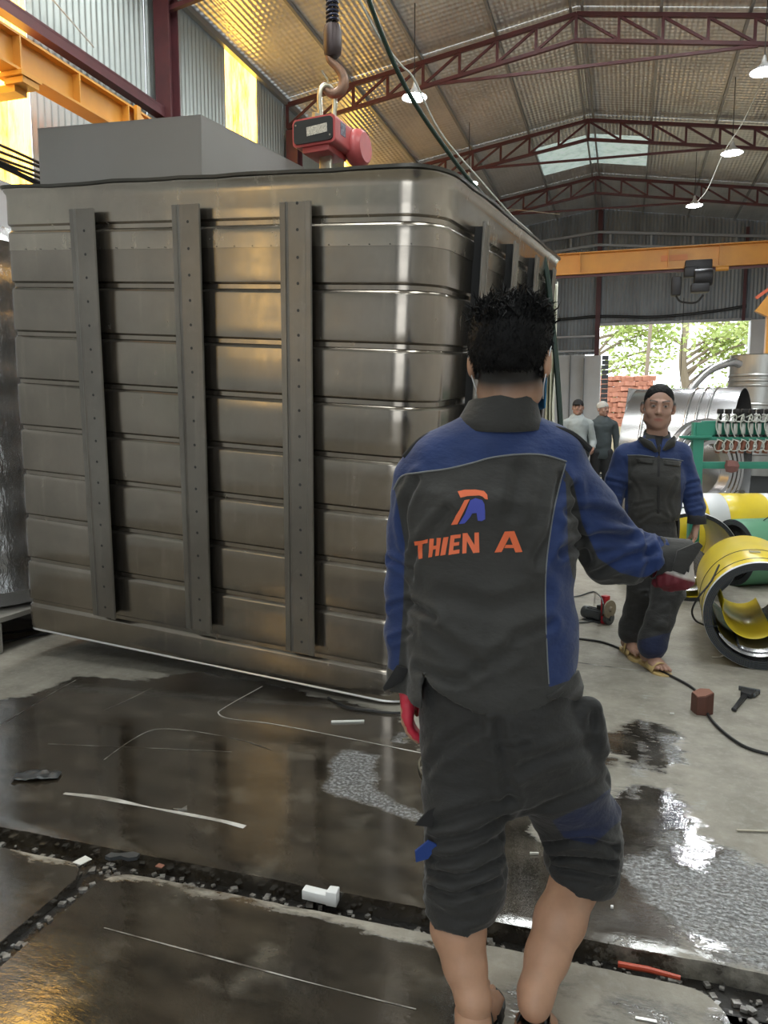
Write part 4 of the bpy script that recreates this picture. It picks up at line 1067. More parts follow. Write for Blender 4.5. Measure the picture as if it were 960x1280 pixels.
for k, (px, r, Y) in enumerate(((889, .32, 8.42), (888, .40, 8.46), (887, .48, 8.50), (886, .55, 8.54))):
    x0 = cp3(px, Y, .90); x1 = cp3(px - 12, Y + .12, .90)
    drum('duct_ring', ['innermost curved stainless ring seen through the green machine frame', 'second curved stainless ring through the green machine frame', 'third curved stainless ring through the green machine frame', 'outermost curved stainless ring through the green machine frame'][k], x0, x1, r, M_['drum_grey'], (.05,), th=.03, cat='duct ring')
cc = cp3(941, 11.8, 0)
t = thing('ribbed_silver_drum', 'upright ribbed silver drum at the right edge in front of the white pier', 'drum', cc)
pr = [(0, .6), (.42, .6)]
for z in (.9, 1.0, 1.45, 1.52, 1.59, 1.85, 1.92, 1.99): pr += [(.42, z - .02), (.432, z - .007), (.432, z + .007), (.42, z + .02)]
pr += [(.42, 2.27), (.43, 2.28), (.0, 2.29)]
t.scale = (1.12, 1.12, 1.06)
mb = MB(); mb.lathe(pr, 48, Matrix.Rotation(.03, 4, 'Y')); mb.build('shell', mat('ribbed_drum_metal', (.45, .45, .43), .36, .85, var=(7, .8, (.30, .30, .29)), stretch=(1, 1, .12)), t)
mb = MB(); mb.box((0, 0, .3), (.7, .7, .6)); mb.build('stand', M_['motor_grey'], t)
arc = [wB(x, y, 11.2) for x, y in ((852, 512), (862, 490), (874, 474), (890, 461), (914, 453))]
c = arc[0]; a = [p - np.array([c[0], c[1], 0]) for p in arc]; a = [np.array([a[0][0] - .05, a[0][1], 0])] + a + [a[-1] + np.array([.12, .1, -.02])]
mb = MB(); mb.tube(catmull([tuple(p) for p in a], 6), .058, 16); o = mb.build('bent_duct', M_['drum_grey'], loc=(c[0], c[1], 0)); tag(o, 'curved grey pipe arching up in front of the far door', 'pipe')
c = cp3(776, 11.9, 0)
mb = MB(); mb.box((.2, 0, .98), (.38, .02, 1.9), Matrix.Rotation(.12, 3, 'Y')); o = mb.build('sheet_panel', M_['drum_grey'], loc=(c[0] - .05, c[1], 0), rot=(0, 0, .2)); tag(o, 'flat silver sheet standing behind the large drum', 'sheet')

# ---------------------------------------------------------------- small motor with red bracket
c = bZ(748, 777)
t = thing('motor_unit', 'small grey motor with red bracket and two worn discs on the floor', 'motor', (c[0], c[1], 0), (0, 0, YAW - .95))
def Mx(x, y, z): return Matrix.Translation((x, y, z)) @ Matrix.Rotation(PI / 2, 4, 'Y')
mb = MB(); mb.lathe([(0, -.09), (.042, -.09), (.045, -.085), (.045, -.05), (.043, -.048), (.043, .08), (0, .08)], 20, Mx(-.04, 0, .05)); mb.build('motor_body', M_['motor_grey'], t)
for k in range(5):
    mb = MB(); a = -.9 + k * .45; mb.box((-.03, .044 * math.sin(a), .05 + .044 * math.cos(a)), (.11, .004, .006)); mb.build('cooling_fin', M_['motor_grey'], t)
mb = MB(); mb.box((.055, 0, .10), (.045, .05, .20)); mb.build('bracket', mat('red_bracket', (.42, .02, .03), .4), t, bevel=.006)
mb = MB(); mb.lathe([(0, 0), (.018, 0), (.018, .01), (.062, .012), (.066, .018), (.062, .026), (.02, .026), (.012, .04), (0, .04)], 28, Mx(.09, -.02, .115)); mb.build('upper_disc', M_['disc'], t)
mb = MB(); mb.lathe([(0, 0), (.045, 0), (.048, .01), (.045, .03), (.02, .032), (.018, .045), (0, .045)], 24, Mx(.08, -.01, .048)); mb.build('lower_wheel', M_['motor_grey'], t)
mb = MB(); mb.box((-.03, 0, .005), (.14, .09, .01)); mb.build('foot_plate', M_['motor_grey'], t)
mb = MB(); mb.box((.02, .0, .108), (.05, .04, .03)); mb.build('terminal_box', M_['black_iron'], t, bevel=.004)
a = bZ(715, 748); pts = [a, bZ(738, 742), bZ(744, 742)]
cable('motor_lead', [(a[0] - .3, a[1], .01)] + [(p[0], p[1], .012) for p in pts] + [tuple(wB(752, 748, 5.2)), tuple(wB(754, 762, 5.1)), (bZ(750, 775)[0], bZ(750, 775)[1], .015), tuple(bZ(735, 779) + np.array([0, 0, .01])), tuple(bZ(712, 780) + np.array([0, 0, .01]))], .006, M_['motor_grey'], 'thin grey lead looping beside the small motor', n=6)
pts = [bZ(x, y) for x, y in ((660, 792), (715, 799), (755, 805), (790, 820), (815, 836), (845, 850), (868, 864), (877, 880), (890, 903), (915, 926), (945, 941), (1010, 955))]
cable('black_floor_cable', [(p[0], p[1], .009) for p in pts], .007, M_['rubber'], 'long thin black cable snaking across the dry floor past the wooden block', n=6)
pts = [bZ(x, y) for x, y in ((410, 874), (435, 886), (460, 890), (490, 893), (520, 892))]
cable('wet_floor_cable', [(p[0], p[1] + .0, .008) for p in pts], .006, M_['rubber'], 'thin cable coming out from under the tank corner', n=6)

c = bZ(877, 893)
t = thing('wood_block', 'small reddish-brown chopped wooden block on the floor beside the cable', 'block', (c[0], c[1] + .03, 0), (0, 0, .5))
mb = MB(); mb.prism([(-.045, -.03), (-.01, -.048), (.04, -.04), (.05, .01), (.02, .045), (-.035, .035)], .098); mb.v = [(x + .004 * mnoise.noise((x * 40, y * 40, z * 9)), y + .004 * mnoise.noise((y * 40, x * 40, z * 9)), z + (.012 * x / .05 if z > .05 else 0)) for x, y, z in mb.v]; mb.build('trunk_piece', M_['wood'], t, smooth=False, bevel=.003)
mb = MB(); mb.prism([(-.042, -.028), (-.01, -.045), (.037, -.037), (.047, .009), (.018, .042), (-.032, .032)], .003, Matrix.Translation((0, 0, .0985)) @ Matrix.Rotation(-.23, 4, 'Y')); mb.build('cut_face', M_['wood_top'], t)
a, b_ = bZ(917, 890), bZ(936, 866); ang = math.atan2(b_[1] - a[1], b_[0] - a[0]); Lw = np.linalg.norm(b_ - a)
t = thing('pipe_wrench', 'dark adjustable pipe wrench lying on the dry floor at the right', 'wrench', (a[0], a[1], 0), (0, 0, ang))
mb = MB(); mb.prism([(0, -.012), (0, .012), (.03, .010), (Lw * .75, .014), (Lw * .75, -.014), (.03, -.008)], .014, Matrix.Translation((0, 0, .004))); mb.build('handle', M_['black_iron'], t, bevel=.003)
mb = MB(); mb.prism([(Lw * .72, -.03), (Lw * .72, .022), (Lw * .95, .03), (Lw * .95, -.034), (Lw * .86, -.040)], .026, Matrix.Translation((0, 0, .002))); mb.build('jaw_housing', M_['black_iron'], t, bevel=.003)
mb = MB(); mb.prism([(Lw * 1.0, -.055), (Lw * 1.0, .05), (Lw * 1.05, .055), (Lw * 1.06, -.05)], .022, Matrix.Translation((0, 0, .003))); mb.prism([(Lw * .78, -.028), (Lw * 1.02, -.036), (Lw * 1.02, -.050), (Lw * .78, -.044)], .018, Matrix.Translation((0, 0, .004))); mb.build('hook_jaw', M_['motor_grey'], t, bevel=.003)
mb = MB(); mb.tube([(Lw * .86, -.036, .014), (Lw * .86, .026, .014)], .012, 10); mb.build('adjusting_nut', M_['black_iron'], t)

# ---------------------------------------------------------------- litter on the wet floor
def bit(name, px, py, poly, h, m, label, cat, rot=0, z=0.0, warp=0, cent=True):
    c = bZ(px, py, z); mb = MB(); mb.prism(poly, h)
    if warp: mb.v = [(x, y, z_ + warp * (1 + mnoise.noise((x * 25, y * 25, px)))) for x, y, z_ in mb.v]
    o = mb.build(name, M_[m], loc=(c[0], c[1], z + .001), rot=(0, 0, rot), smooth=False); tag(o, label, cat); return o
bit('paper_scrap', 103, 1076, [(-.022, -.02), (.012, -.024), (.026, .014), (-.008, .024)], .002, 'paper', 'white square paper scrap beside the drain junction, lower left', 'paper')
bit('paper_scrap', 11, 1034, [(-.014, -.01), (.012, -.012), (.014, .008), (-.01, .012)], .004, 'paper', 'small white scrap in the drain at the far left edge', 'paper', z=-.02)
bit('metal_offcut', 229, 1011, [(-.035, -.012), (-.005, -.004), (.002, .022), (.018, -.004), (-.01, -.016)], .002, 'offcut', 'small curved triangular metal offcut on the dark wet slab', 'metal scrap')
bit('white_strip', 434, 903, [(-.075, -.012), (.08, .0), (.08, .016), (-.075, .008)], .006, 'paper', 'white strip lying on the wet floor by the tank corner', 'strip', YAW)
bit('steel_pin', 512, 924, [(-.03, -.018), (.03, .014), (.026, .02), (-.034, -.012)], .008, 'steel', 'short shiny steel pin on the floor beside the red glove', 'pin', YAW)
bit('white_chip', 840, 893, [(-.01, -.004), (.01, .0), (.009, .008), (-.01, .004)], .006, 'paper', 'tiny pale chip beside the pipe wrench', 'chip')
bit('white_stub', 668, 1069, [(-.014, -.006), (.014, .004), (.012, .010), (-.015, .001)], .007, 'paper', 'tiny white stub on the wet floor between the man\'s knees', 'stub')
bit('white_stub', 765, 1135, [(-.004, -.004), (.004, -.004), (.004, .004), (-.004, .004)], .006, 'foam', 'tiny white crumb on the damp slab right of the man\'s raised leg', 'crumb')
bit('metal_strip', 806, 1275, [(-.022, -.0), (.024, -.012), (.026, -.004), (-.020, .008)], .003, 'offcut', 'short shiny metal strip in a small puddle at the bottom edge', 'metal scrap', YAW)
bit('pale_offcut', 899, 822, [(-.045, -.01), (.0, -.015), (.05, .022), (.03, .03), (.0, .0), (-.045, .0)], .002, 'paper', 'pale curled strip on the floor under the nearest yellow coil', 'strip', YAW, warp=.004)
bit('dark_sole', 152, 1073, [(-.05, -.012), (-.03, -.02), (.0, -.006), (.03, -.016), (.055, -.006), (.055, .014), (.03, .022), (-.01, .008), (-.04, .010)], .012, 'motor_grey', 'dark shoe-sole shaped piece lying on the drain junction', 'scrap', YAW - .1, z=.0)
bit('small_plate', 200, 1083, [(-.012, -.008), (.012, -.010), (.014, .006), (-.010, .010)], .003, 'wood_top', 'small pinkish chip at the drain edge, right of the junction', 'chip', z=.0)
c = bZ(402, 1122, -.02); t = thing('foam_block', 'broken white foam block stuck in the long floor drain', 'foam', (c[0], c[1], -.03), (0, 0, 0))
mb = MB(); mb.prism([(-.06, -.012), (.045, -.018), (.05, .012), (-.06, .02)], .03); mb.build('slab_piece', M_['foam'], t, bevel=.003)
mb = MB(); mb.prism([(.02, -.02), (.055, -.02), (.052, .018), (.022, .016)], .045); mb.build('raised_corner', M_['foam'], t, bevel=.003)
c = bZ(810, 1208, -.02); mb = MB(); mb.tube([(-.075, .0, .0), (.0, -.002, .003), (.08, -.006, 0)], [.008, .008, .006], 8); o = mb.build('orange_stick', mat('orange_red_plastic', (.5, .07, .03), .4), loc=(c[0], c[1], -.03), rot=(0, 0, 0)); tag(o, 'short orange-red stick lying in the drain at lower right', 'stick')
c = bZ(46, 972); vs = []; fs = []
for i in range(13):
    for j in range(7):
        x, y = (i - 6) * .015, (j - 3) * .014 * (1 - .3 * abs(i - 6) / 6)
        vs.append((x, y + .012 * mnoise.noise((x * 30, 0, 1)), .006 + .022 * abs(mnoise.noise((x * 22, y * 40, 4)))))
for i in range(12):
    for j in range(6): fs.append((i * 7 + j, (i + 1) * 7 + j, (i + 1) * 7 + j + 1, i * 7 + j + 1))
mb = MB(); mb.add(vs, fs); o = mb.build('dirty_rag', M_['motor_grey'], loc=(c[0], c[1], .001), rot=(0, 0, YAW + .1)); tag(o, 'crumpled dark rag on the wet floor near the left edge', 'rag'); o.modifiers.new('t', 'SOLIDIFY').thickness = .002
pts = [bZ(x, y) for x, y in ((532, 942), (524, 955), (526, 968), (534, 976))]
cable('wire_loop', [(p[0], p[1], .012) for p in pts], .004, M_['steel'], 'small bent piece of pale wire on the floor left of the man\'s thigh', 'wire', 6)
a, b_ = bZ(921, 1040), bZ(985, 1042)
cable('thin_rod', [(a[0], a[1], .006), ((a[0] + b_[0]) / 2, (a[1] + b_[1]) / 2, .006), (b_[0], b_[1], .006)], .0035, M_['steel'], 'thin straight metal rod on the damp floor at the right edge', 'rod', 6)
# gravel and sludge in the drains
mb = MB(); rnd = random.Random(5)
for k in range(420):
    if k < 330: x, y = rnd.uniform(-2.6, .9), rnd.uniform(CH[0] + .012, CH[1] - .012)
    elif k < 380: x, y = rnd.uniform(CLX[0] + .01, CLX[1] - .01), rnd.uniform(1.2, 1.95)
    else: x, y = rnd.uniform(CRX[0] + .01, CRX[1] - .01), rnd.uniform(1.5, 1.95)
    s = rnd.uniform(.003, .011); zc = -.056 if k < 330 or k >= 380 else -.031
    mb.box((x, y, zc + s * .3), (s * 2, s * 1.6, s), rnd.uniform(0, 3))
o = mb.build('drain_grit', mat('wet_grit', (.10, .09, .08), .2, var=(40, .8, (.35, .34, .32))), fl, smooth=False); o['kind'] = 'stuff'
# ---------------------------------------------------------------- organic bodies: signed distance fields meshed with surface nets
class Sdf:
    def __init__(s, lo, hi, h):
        s.h = h; s.lo = np.array(lo, np.float64); n = np.ceil((np.array(hi) - s.lo) / h).astype(int) + 1
        s.n = n; s.D = np.full(tuple(n), .5, np.float32)
    def _sub(s, lo, hi):
        a = np.maximum(((lo - s.lo) / s.h).astype(int) - 1, 0); b = np.minimum(((hi - s.lo) / s.h).astype(int) + 2, s.n)
        if (b <= a).any(): return None, None
        g = [s.lo[i] + s.h * np.arange(a[i], b[i]) for i in range(3)]
        X, Y, Z = np.meshgrid(*g, indexing='ij', sparse=True)
        return (slice(a[0], b[0]), slice(a[1], b[1]), slice(a[2], b[2])), (X, Y, Z)
    def _comb(s, sl, d, k, op='u'):
        c = s.D[sl]; d = d.astype(np.float32)
        if op == 'u':
            if k <= 0: s.D[sl] = np.minimum(c, d)
            else:
                h = np.clip(.5 + .5 * (c - d) / k, 0, 1); s.D[sl] = c * (1 - h) + d * h - k * h * (1 - h)
        else:
            h = np.clip(.5 - .5 * (c + d) / max(k, 1e-6), 0, 1); s.D[sl] = c * (1 - h) + (-d) * h + k * h * (1 - h)
    def cone(s, a, b, ra, rb, k=.02, flat=None, op='u'):
        a = np.array(a, float); b = np.array(b, float); m = max(ra, rb) + k + 3 * s.h
        sl, G = s._sub(np.minimum(a, b) - m, np.maximum(a, b) + m)
        if sl is None: return
        X, Y, Z = G; px, py, pz = X - a[0], Y - a[1], Z - a[2]; ba = b - a; f = 1.0
        if flat:
            ax = np.array(flat[0], float); ax /= np.linalg.norm(ax); f = flat[1]
            dd = (px * ax[0] + py * ax[1] + pz * ax[2]) * (f - 1)
            px, py, pz = px + dd * ax[0], py + dd * ax[1], pz + dd * ax[2]
            ba = ba + ax * ((f - 1) * ba.dot(ax))
        t = np.clip((px * ba[0] + py * ba[1] + pz * ba[2]) / max(ba @ ba, 1e-9), 0, 1)
        d = np.sqrt((px - t * ba[0]) ** 2 + (py - t * ba[1]) ** 2 + (pz - t * ba[2]) ** 2) - (ra + (rb - ra) * t)
        if f > 1: d = d / (1 + (f - 1) * .35)
        s._comb(sl, d, k, op)
    def ell(s, c, r, R=None, k=.015, op='u'):
        c = np.array(c, float); r = np.array(r, float); m = r.max() + k + 3 * s.h
        sl, G = s._sub(c - m, c + m)
        if sl is None: return
        X, Y, Z = G; p = (X - c[0], Y - c[1], Z - c[2])
        if R is not None: p = tuple(R[0][i] * p[0] + R[1][i] * p[1] + R[2][i] * p[2] for i in range(3))
        q = [p[i] / r[i] for i in range(3)]; k0 = np.sqrt(q[0] ** 2 + q[1] ** 2 + q[2] ** 2)
        k1 = np.sqrt((q[0] / r[0]) ** 2 + (q[1] / r[1]) ** 2 + (q[2] / r[2]) ** 2)
        s._comb(sl, k0 * (k0 - 1) / np.maximum(k1, 1e-6), k, op)
    def limb(s, pts, k=.02, flat=None):
        for i in range(len(pts) - 1): s.cone(pts[i][0], pts[i + 1][0], pts[i][1], pts[i + 1][1], k, flat)
    def below(s, z0):      # cut everything under height z0
        Z = s.lo[2] + s.h * np.arange(s.n[2]); s.D = np.maximum(s.D, (z0 - Z).astype(np.float32)[None, None, :])
    def mesh(s):
        D = s.D; n = s.n; neg = D < 0
        c = np.zeros(tuple(n - 1), np.uint8)
        for dx in (0, 1):
            for dy in (0, 1):
                for dz in (0, 1): c += neg[dx:n[0] - 1 + dx, dy:n[1] - 1 + dy, dz:n[2] - 1 + dz]
        cell = np.argwhere((c > 0) & (c < 8)); idx = -np.ones(tuple(n - 1), np.int64); idx[tuple(cell.T)] = np.arange(len(cell))
        acc = np.zeros((len(cell), 3)); cnt = np.zeros(len(cell))
        cor = [(dx, dy, dz) for dx in (0, 1) for dy in (0, 1) for dz in (0, 1)]
        for i in range(8):
            for j in range(i + 1, 8):
                if sum(abs(a - b) for a, b in zip(cor[i], cor[j])) != 1: continue
                A = cell + cor[i]; B = cell + cor[j]; da = D[tuple(A.T)]; db = D[tuple(B.T)]
                m = (da < 0) != (db < 0); t = np.where(m, da / np.where(m, da - db, 1), 0)
                acc += np.where(m[:, None], A + (B - A) * t[:, None], 0); cnt += m
        V = s.lo + s.h * acc / cnt[:, None]; F = []
        for ax in range(3):
            u, v = (ax + 1) % 3, (ax + 2) % 3
            sl0 = [slice(1, n[i] - 1) for i in range(3)]; sl1 = list(sl0); sl0[ax] = slice(0, n[ax] - 1); sl1[ax] = slice(1, n[ax])
            a = neg[tuple(sl0)]; b = neg[tuple(sl1)]; e = np.argwhere(a != b); off = np.ones(3, int); off[ax] = 0; e = e + off
            def g(du, dv):
                q = e.copy(); q[:, u] -= du; q[:, v] -= dv; return idx[tuple(q.T)]
            q = np.stack([g(0, 0), g(1, 0), g(1, 1), g(0, 1)], 1); fl_ = neg[tuple(e.T)]
            q[~fl_] = q[~fl_][:, ::-1]; F.append(q)
        F = np.concatenate(F); F = F[(F >= 0).all(1)]
        return V, F
def to_px(V):
    d = V[:, 1] * cp_ - (V[:, 2] - H_CAM) * sp_; u = V[:, 1] * sp_ + (V[:, 2] - H_CAM) * cp_
    return 480 + F_PX * V[:, 0] / d, 640 - F_PX * u / d
def snap(V, F, cre):
    """lay crease lines (points near the cloth) onto the cloth surface"""
    b = BVHTree.FromPolygons([Vector(v) for v in V], [tuple(f) for f in F]); out = []
    for pts, w, dep in cre:
        q = []
        for p in catmull(pts, 4) if len(pts) > 2 else [np.array(pts[0]) * (1 - t) + np.array(pts[1]) * t for t in np.linspace(0, 1, 5)]:
            r = np.array(p) - CAM; r /= np.linalg.norm(r); h = b.ray_cast(Vector(CAM), Vector(r)); q.append(np.array(h[0]) if h[0] is not None else np.array(p))
        out.append((q, w, dep))
    return out
def vnormals(V, F):
    n = np.cross(V[F[:, 2]] - V[F[:, 0]], V[F[:, 3]] - V[F[:, 1]]); N = np.zeros_like(V)
    for i in range(4): np.add.at(N, F[:, i], n)
    return N / (np.linalg.norm(N, axis=1)[:, None] + 1e-12)
def smooth_v(V, F, it=2, f=.5):
    for _ in range(it):
        A = np.zeros_like(V); c = np.zeros(len(V))
        for i in range(4):
            for j in (1, 3): np.add.at(A, F[:, i], V[F[:, (i + j) % 4]]); np.add.at(c, F[:, i], 1)
        V = V * (1 - f) + f * A / np.maximum(c, 1)[:, None]
    return V
def wrinkle(V, F, amp=.003, sc=(9, 9, 16), seed=0, creases=(), regions=()):
    N = vnormals(V, F); q = V * np.array(sc) + seed
    d = np.array([mnoise.noise((a, b, c)) + .5 * mnoise.noise((a * 2.2, b * 2.2, c * 2.2)) for a, b, c in q]) * amp
    for (c, r, am, s2) in regions:     # extra crumpling inside a ball
        w = np.exp(-(np.linalg.norm(V - np.array(c), axis=1) / r) ** 2); k = np.where(w > .03)[0]
        q2 = V[k] * np.array(s2); d[k] += w[k] * am * np.array([1 - 2 * abs(mnoise.noise((a, b, c_))) * 1.6 for a, b, c_ in q2])
    for (pts, w, dep) in creases:
        P = [np.array(p) for p in pts]; dist = np.full(len(V), 9.0)
        for a, b in zip(P[:-1], P[1:]):
            e = b - a; t = np.clip((V - a) @ e / (e @ e), 0, 1); dist = np.minimum(dist, np.linalg.norm(V - a - t[:, None] * e, axis=1))
        d += -dep * np.exp(-(dist / w) ** 2) + .7 * dep * np.exp(-((dist - 1.9 * w) / w) ** 2)
    return V + N * d[:, None]
def to_obj(name, parts, mats, parent, base, attrs=None, loc=None):
    """parts: list of (V, F); base subtracted so that vertices are local to the parent Empty"""
    vs = []; fs = []; n = 0
    for V, F in parts: vs.append(V - base); fs.append(F + n); n += len(V)
    V = np.concatenate(vs); F = np.concatenate(fs)
    me = bpy.data.meshes.new(name); me.vertices.add(len(V)); me.vertices.foreach_set('co', V.astype(np.float32).ravel())
    me.loops.add(4 * len(F)); me.loops.foreach_set('vertex_index', F.astype(np.int32).ravel())
    me.polygons.add(len(F)); me.polygons.foreach_set('loop_start', np.arange(0, 4 * len(F), 4, dtype=np.int32))
    me.update(calc_edges=True); me.validate()
    me.materials.append(mats); me.polygons.foreach_set('use_smooth', [True] * len(F))
    for nm, val in (attrs or {}).items():
        a = me.attributes.new(nm, 'FLOAT', 'POINT'); a.data.foreach_set('value', np.asarray(val, np.float32))
    return link_mesh(name, me, parent)

def skin_mat(name, skin, lip=(.40, .13, .10), hair=(.010, .009, .009)):
    """'stubble' attribute: cropped hair, brows, eyes and painted nostril shade; 'lip': redder skin; 'eyew': white of the eye"""
    m, nt, b, L = newmat(name); v = obj_vec(nt)
    n = noise_out(nt, v, 14, 5, .6); c = mixc(nt, ramp(nt, n, .35, .7), skin, tuple(x * .82 for x in skin))
    for nm, col in (('lip', lip), ('eyew', (.45, .42, .40)), ('hair_and_shade', hair)):
        at = nt.nodes.new('ShaderNodeAttribute'); at.attribute_name = nm; c = mixc(nt, at.outputs['Fac'], c, col)
    L.new(c, b.inputs['Base Color']); b.inputs['Roughness'].default_value = .5
    b.inputs['Subsurface Weight'].default_value = .08; b.inputs['Subsurface Radius'].default_value = (.02, .008, .004)
    bp = nt.nodes.new('ShaderNodeBump'); bp.inputs['Strength'].default_value = .12; bp.inputs['Distance'].default_value = .003
    L.new(noise_out(nt, v, 120, 4, .6), bp.inputs['Height']); L.new(bp.outputs[0], b.inputs['Normal'])
    return m
M_['skin_a'] = skin_mat('skin_tanned', (.50, .29, .19)); M_['skin_b'] = skin_mat('skin_face', (.40, .235, .175))

def head(S, M, s=1.0, eyes=True):
    """head into S; M maps head space (x right ear, y face, z up, origin between the ears) to body space"""
    R = np.array(M.to_3x3()); T = np.array(M.translation)
    P = lambda x, y, z: T + R @ (np.array([x, y, z]) * s)
    e = lambda c, r, k=.012, op='u': S.ell(P(*c), np.array(r) * s, R.T.tolist() if False else [[R[i][j] for j in range(3)] for i in range(3)], k, op)
    e((0, -.012, .035), (.078, .097, .088)); e((0, .030, -.02), (.066, .066, .092), .03); e((0, .040, -.075), (.052, .050, .042), .03)
    e((0, .072, -.098), (.022, .020, .016), .02)
    for q in (-1, 1):
        e((q * .040, .066, -.028), (.022, .020, .020), .02)                 # cheekbones
        e((q * .056, .005, -.065), (.018, .035, .030), .02)                 # jaw angle
        e((q * .030, .104, .010), (.018, .014, .010), .010, 's')            # eye sockets
        S.cone(P(q * .012, .092, .034), P(q * .046, .082, .032), .009 * s, .007 * s, .012)   # brow
        if eyes: e((q * .031, .083, .010), (.0135, .0125, .0115), .002)
        e((q * .085, -.014, -.004), (.011, .020, .033), .006); e((q * .095, -.006, .002), (.008, .010, .018), .005, 's')
        e((q * .078, -.004, -.030), (.008, .010, .010), .006)
        e((q * .011, .098, -.028), (.009, .010, .008), .006)                # nostril wings
    S.cone(P(0, .088, .022), P(0, .110, -.020), .008 * s, .012 * s, .014); e((0, .108, -.026), (.012, .012, .010), .008)
    e((0, .086, -.056), (.024, .012, .0055), .004); e((0, .084, -.067), (.020, .012, .0065), .004); e((0, .102, -.0615), (.024, .004, .0012), .002, 's')
    return P
def head_attrs(V, M, s=1.0, hairline=None, brows=True):
    R = np.array(M.to_3x3()); L = ((V - np.array(M.translation)) @ R) / s; x, y, z = L.T; ax = np.abs(x)
    st = np.zeros(len(V)); lip = np.zeros(len(V)); ew = np.zeros(len(V))
    if hairline: st = np.maximum(st, hairline(x, y, z))
    if brows:
        bz = .034 + .006 * np.sin((ax - .012) / .04 * 2.2)
        st = np.maximum(st, .9 * np.clip(1.4 - np.abs(z - bz) / .0042, 0, 1) * (ax > .012) * (ax < .053) * (y > .05))
        ex = (ax - .031) / .0135; ez = (z - .010) / .0052; r = ex ** 2 + ez ** 2; f = (y > .06)
        ew = np.clip(1.6 - r * 1.4, 0, 1) * .55 * f
        st = np.maximum(st, f * np.clip(1.5 - (((ax - .031) / .0062) ** 2 + ((z - .011) / .0058) ** 2), 0, 1))
        st = np.maximum(st, .75 * f * np.clip(1.4 - np.abs(z - (.0165 - .10 * (ax - .031) ** 2 / .0135)) / .0016, 0, 1) * (np.abs(ax - .031) < .016))
        lip = np.clip(1.3 - ((x / .025) ** 2 + ((z + .0615) / .0105) ** 2), 0, 1) * (y > .07) * .75
        st = np.maximum(st, .55 * f * np.clip(1 - (((ax - .009) / .004) ** 2 + ((z + .034) / .003) ** 2), 0, 1) * (y > .09))  # nostrils: shade of the openings painted dark
    return dict(hair_and_shade=st, lip=lip, eyew=ew)
def hand(S, W, D, Nn, s=1.0, curl=.35, side=1, k=.006, spread=.1):
    """W wrist, D direction of the hand, Nn palm normal (towards the palm side); side=+1: thumb on D x N side"""
    W = np.array(W, float); D = np.array(D, float); D /= np.linalg.norm(D); Nn = np.array(Nn, float); Nn -= D * Nn.dot(D); Nn /= np.linalg.norm(Nn)
    T = np.cross(D, Nn) * side
    P = lambda d, t, n: W + (D * d + T * t + Nn * n) * s
    for t in (-.028, -.010, .010, .026): S.cone(P(.015, t * .55, 0), P(.085, t, 0), .015 * s, .0125 * s, .012)
    for i, (t, L) in enumerate(((.030, .070), (.010, .078), (-.010, .073), (-.029, .058))):
        p = P(.088, t, 0); a = .0; L1, L2, L3 = L * .45 * s, L * .32 * s, L * .26 * s; r = (.0092, .0086, .0078, .0068)
        for j, (l, c) in enumerate(((L1, curl), (L2, curl * 1.2), (L3, curl * .8))):
            a += c * (1 + .12 * i); q = p + l * (D * math.cos(a) + Nn * math.sin(a)) + T * (t * spread * l / .03 * .3)
            S.cone(p, q, r[j] * s, r[j + 1] * s, k if j == 0 else .003); p = q
    p0 = P(.020, .022, .004); p1 = P(.052, .048, .012); p2 = P(.080, .056, .024); p3 = P(.100, .056, .036)
    S.cone(p0, p1, .015 * s, .0115 * s, .012); S.cone(p1, p2, .0105 * s, .0095 * s, .004); S.cone(p2, p3, .0095 * s, .0078 * s, .003)
def foot(S, A, D, s=1.0, lift=0.0, side=1, toes=True):
    """A ankle centre; D toe direction; sole at A.z - .075 s"""
    A = np.array(A, float); D = np.array(D, float); D /= np.linalg.norm(D); U = np.array([0, 0, 1.0]); U = U - D * U.dot(D); U /= np.linalg.norm(U); T = np.cross(D, U) * side
    P = lambda d, t, u: A + (D * d + T * t + U * u) * s
    S.cone(A, P(-.035, 0, -.045), .036 * s, .030 * s, .02); S.cone(P(-.01, 0, -.02), P(.10, .005, -.045), .034 * s, .026 * s, .025)
    S.cone(P(-.03, 0, -.052), P(.10, -.018, -.058), .026 * s, .020 * s, .02); S.cone(P(.08, .022, -.052), P(.135, .026, -.056), .022 * s, .018 * s, .02)
    S.cone(P(.08, -.02, -.056), P(.125, -.024, -.058), .020 * s, .016 * s, .02)
    S.cone(P(.0, .026, -.01), P(.0, .030, -.012), .013 * s, .012 * s, .015); S.cone(P(-.006, -.026, -.018), P(-.006, -.030, -.02), .013 * s, .012 * s, .015)
    if toes:
        for i, (t, L, r) in enumerate(((.030, .052, .0125), (.011, .052, .0092), (-.006, .045, .0088), (-.020, .037, .0084), (-.034, .028, .0086))):
            p = P(.130 - .006 * i, t, -.058); q = P(.130 - .006 * i + L * .55, t * 1.03, -.056); e_ = P(.130 - .006 * i + L, t * 1.05, -.063)
            S.cone(p, q, r * s, r * .92 * s, .004); S.cone(q, e_, r * .92 * s, r * .9 * s, .002)
    return P
def bounds(pts, m):
    P = np.array(pts); return P.min(0) - m, P.max(0) + m
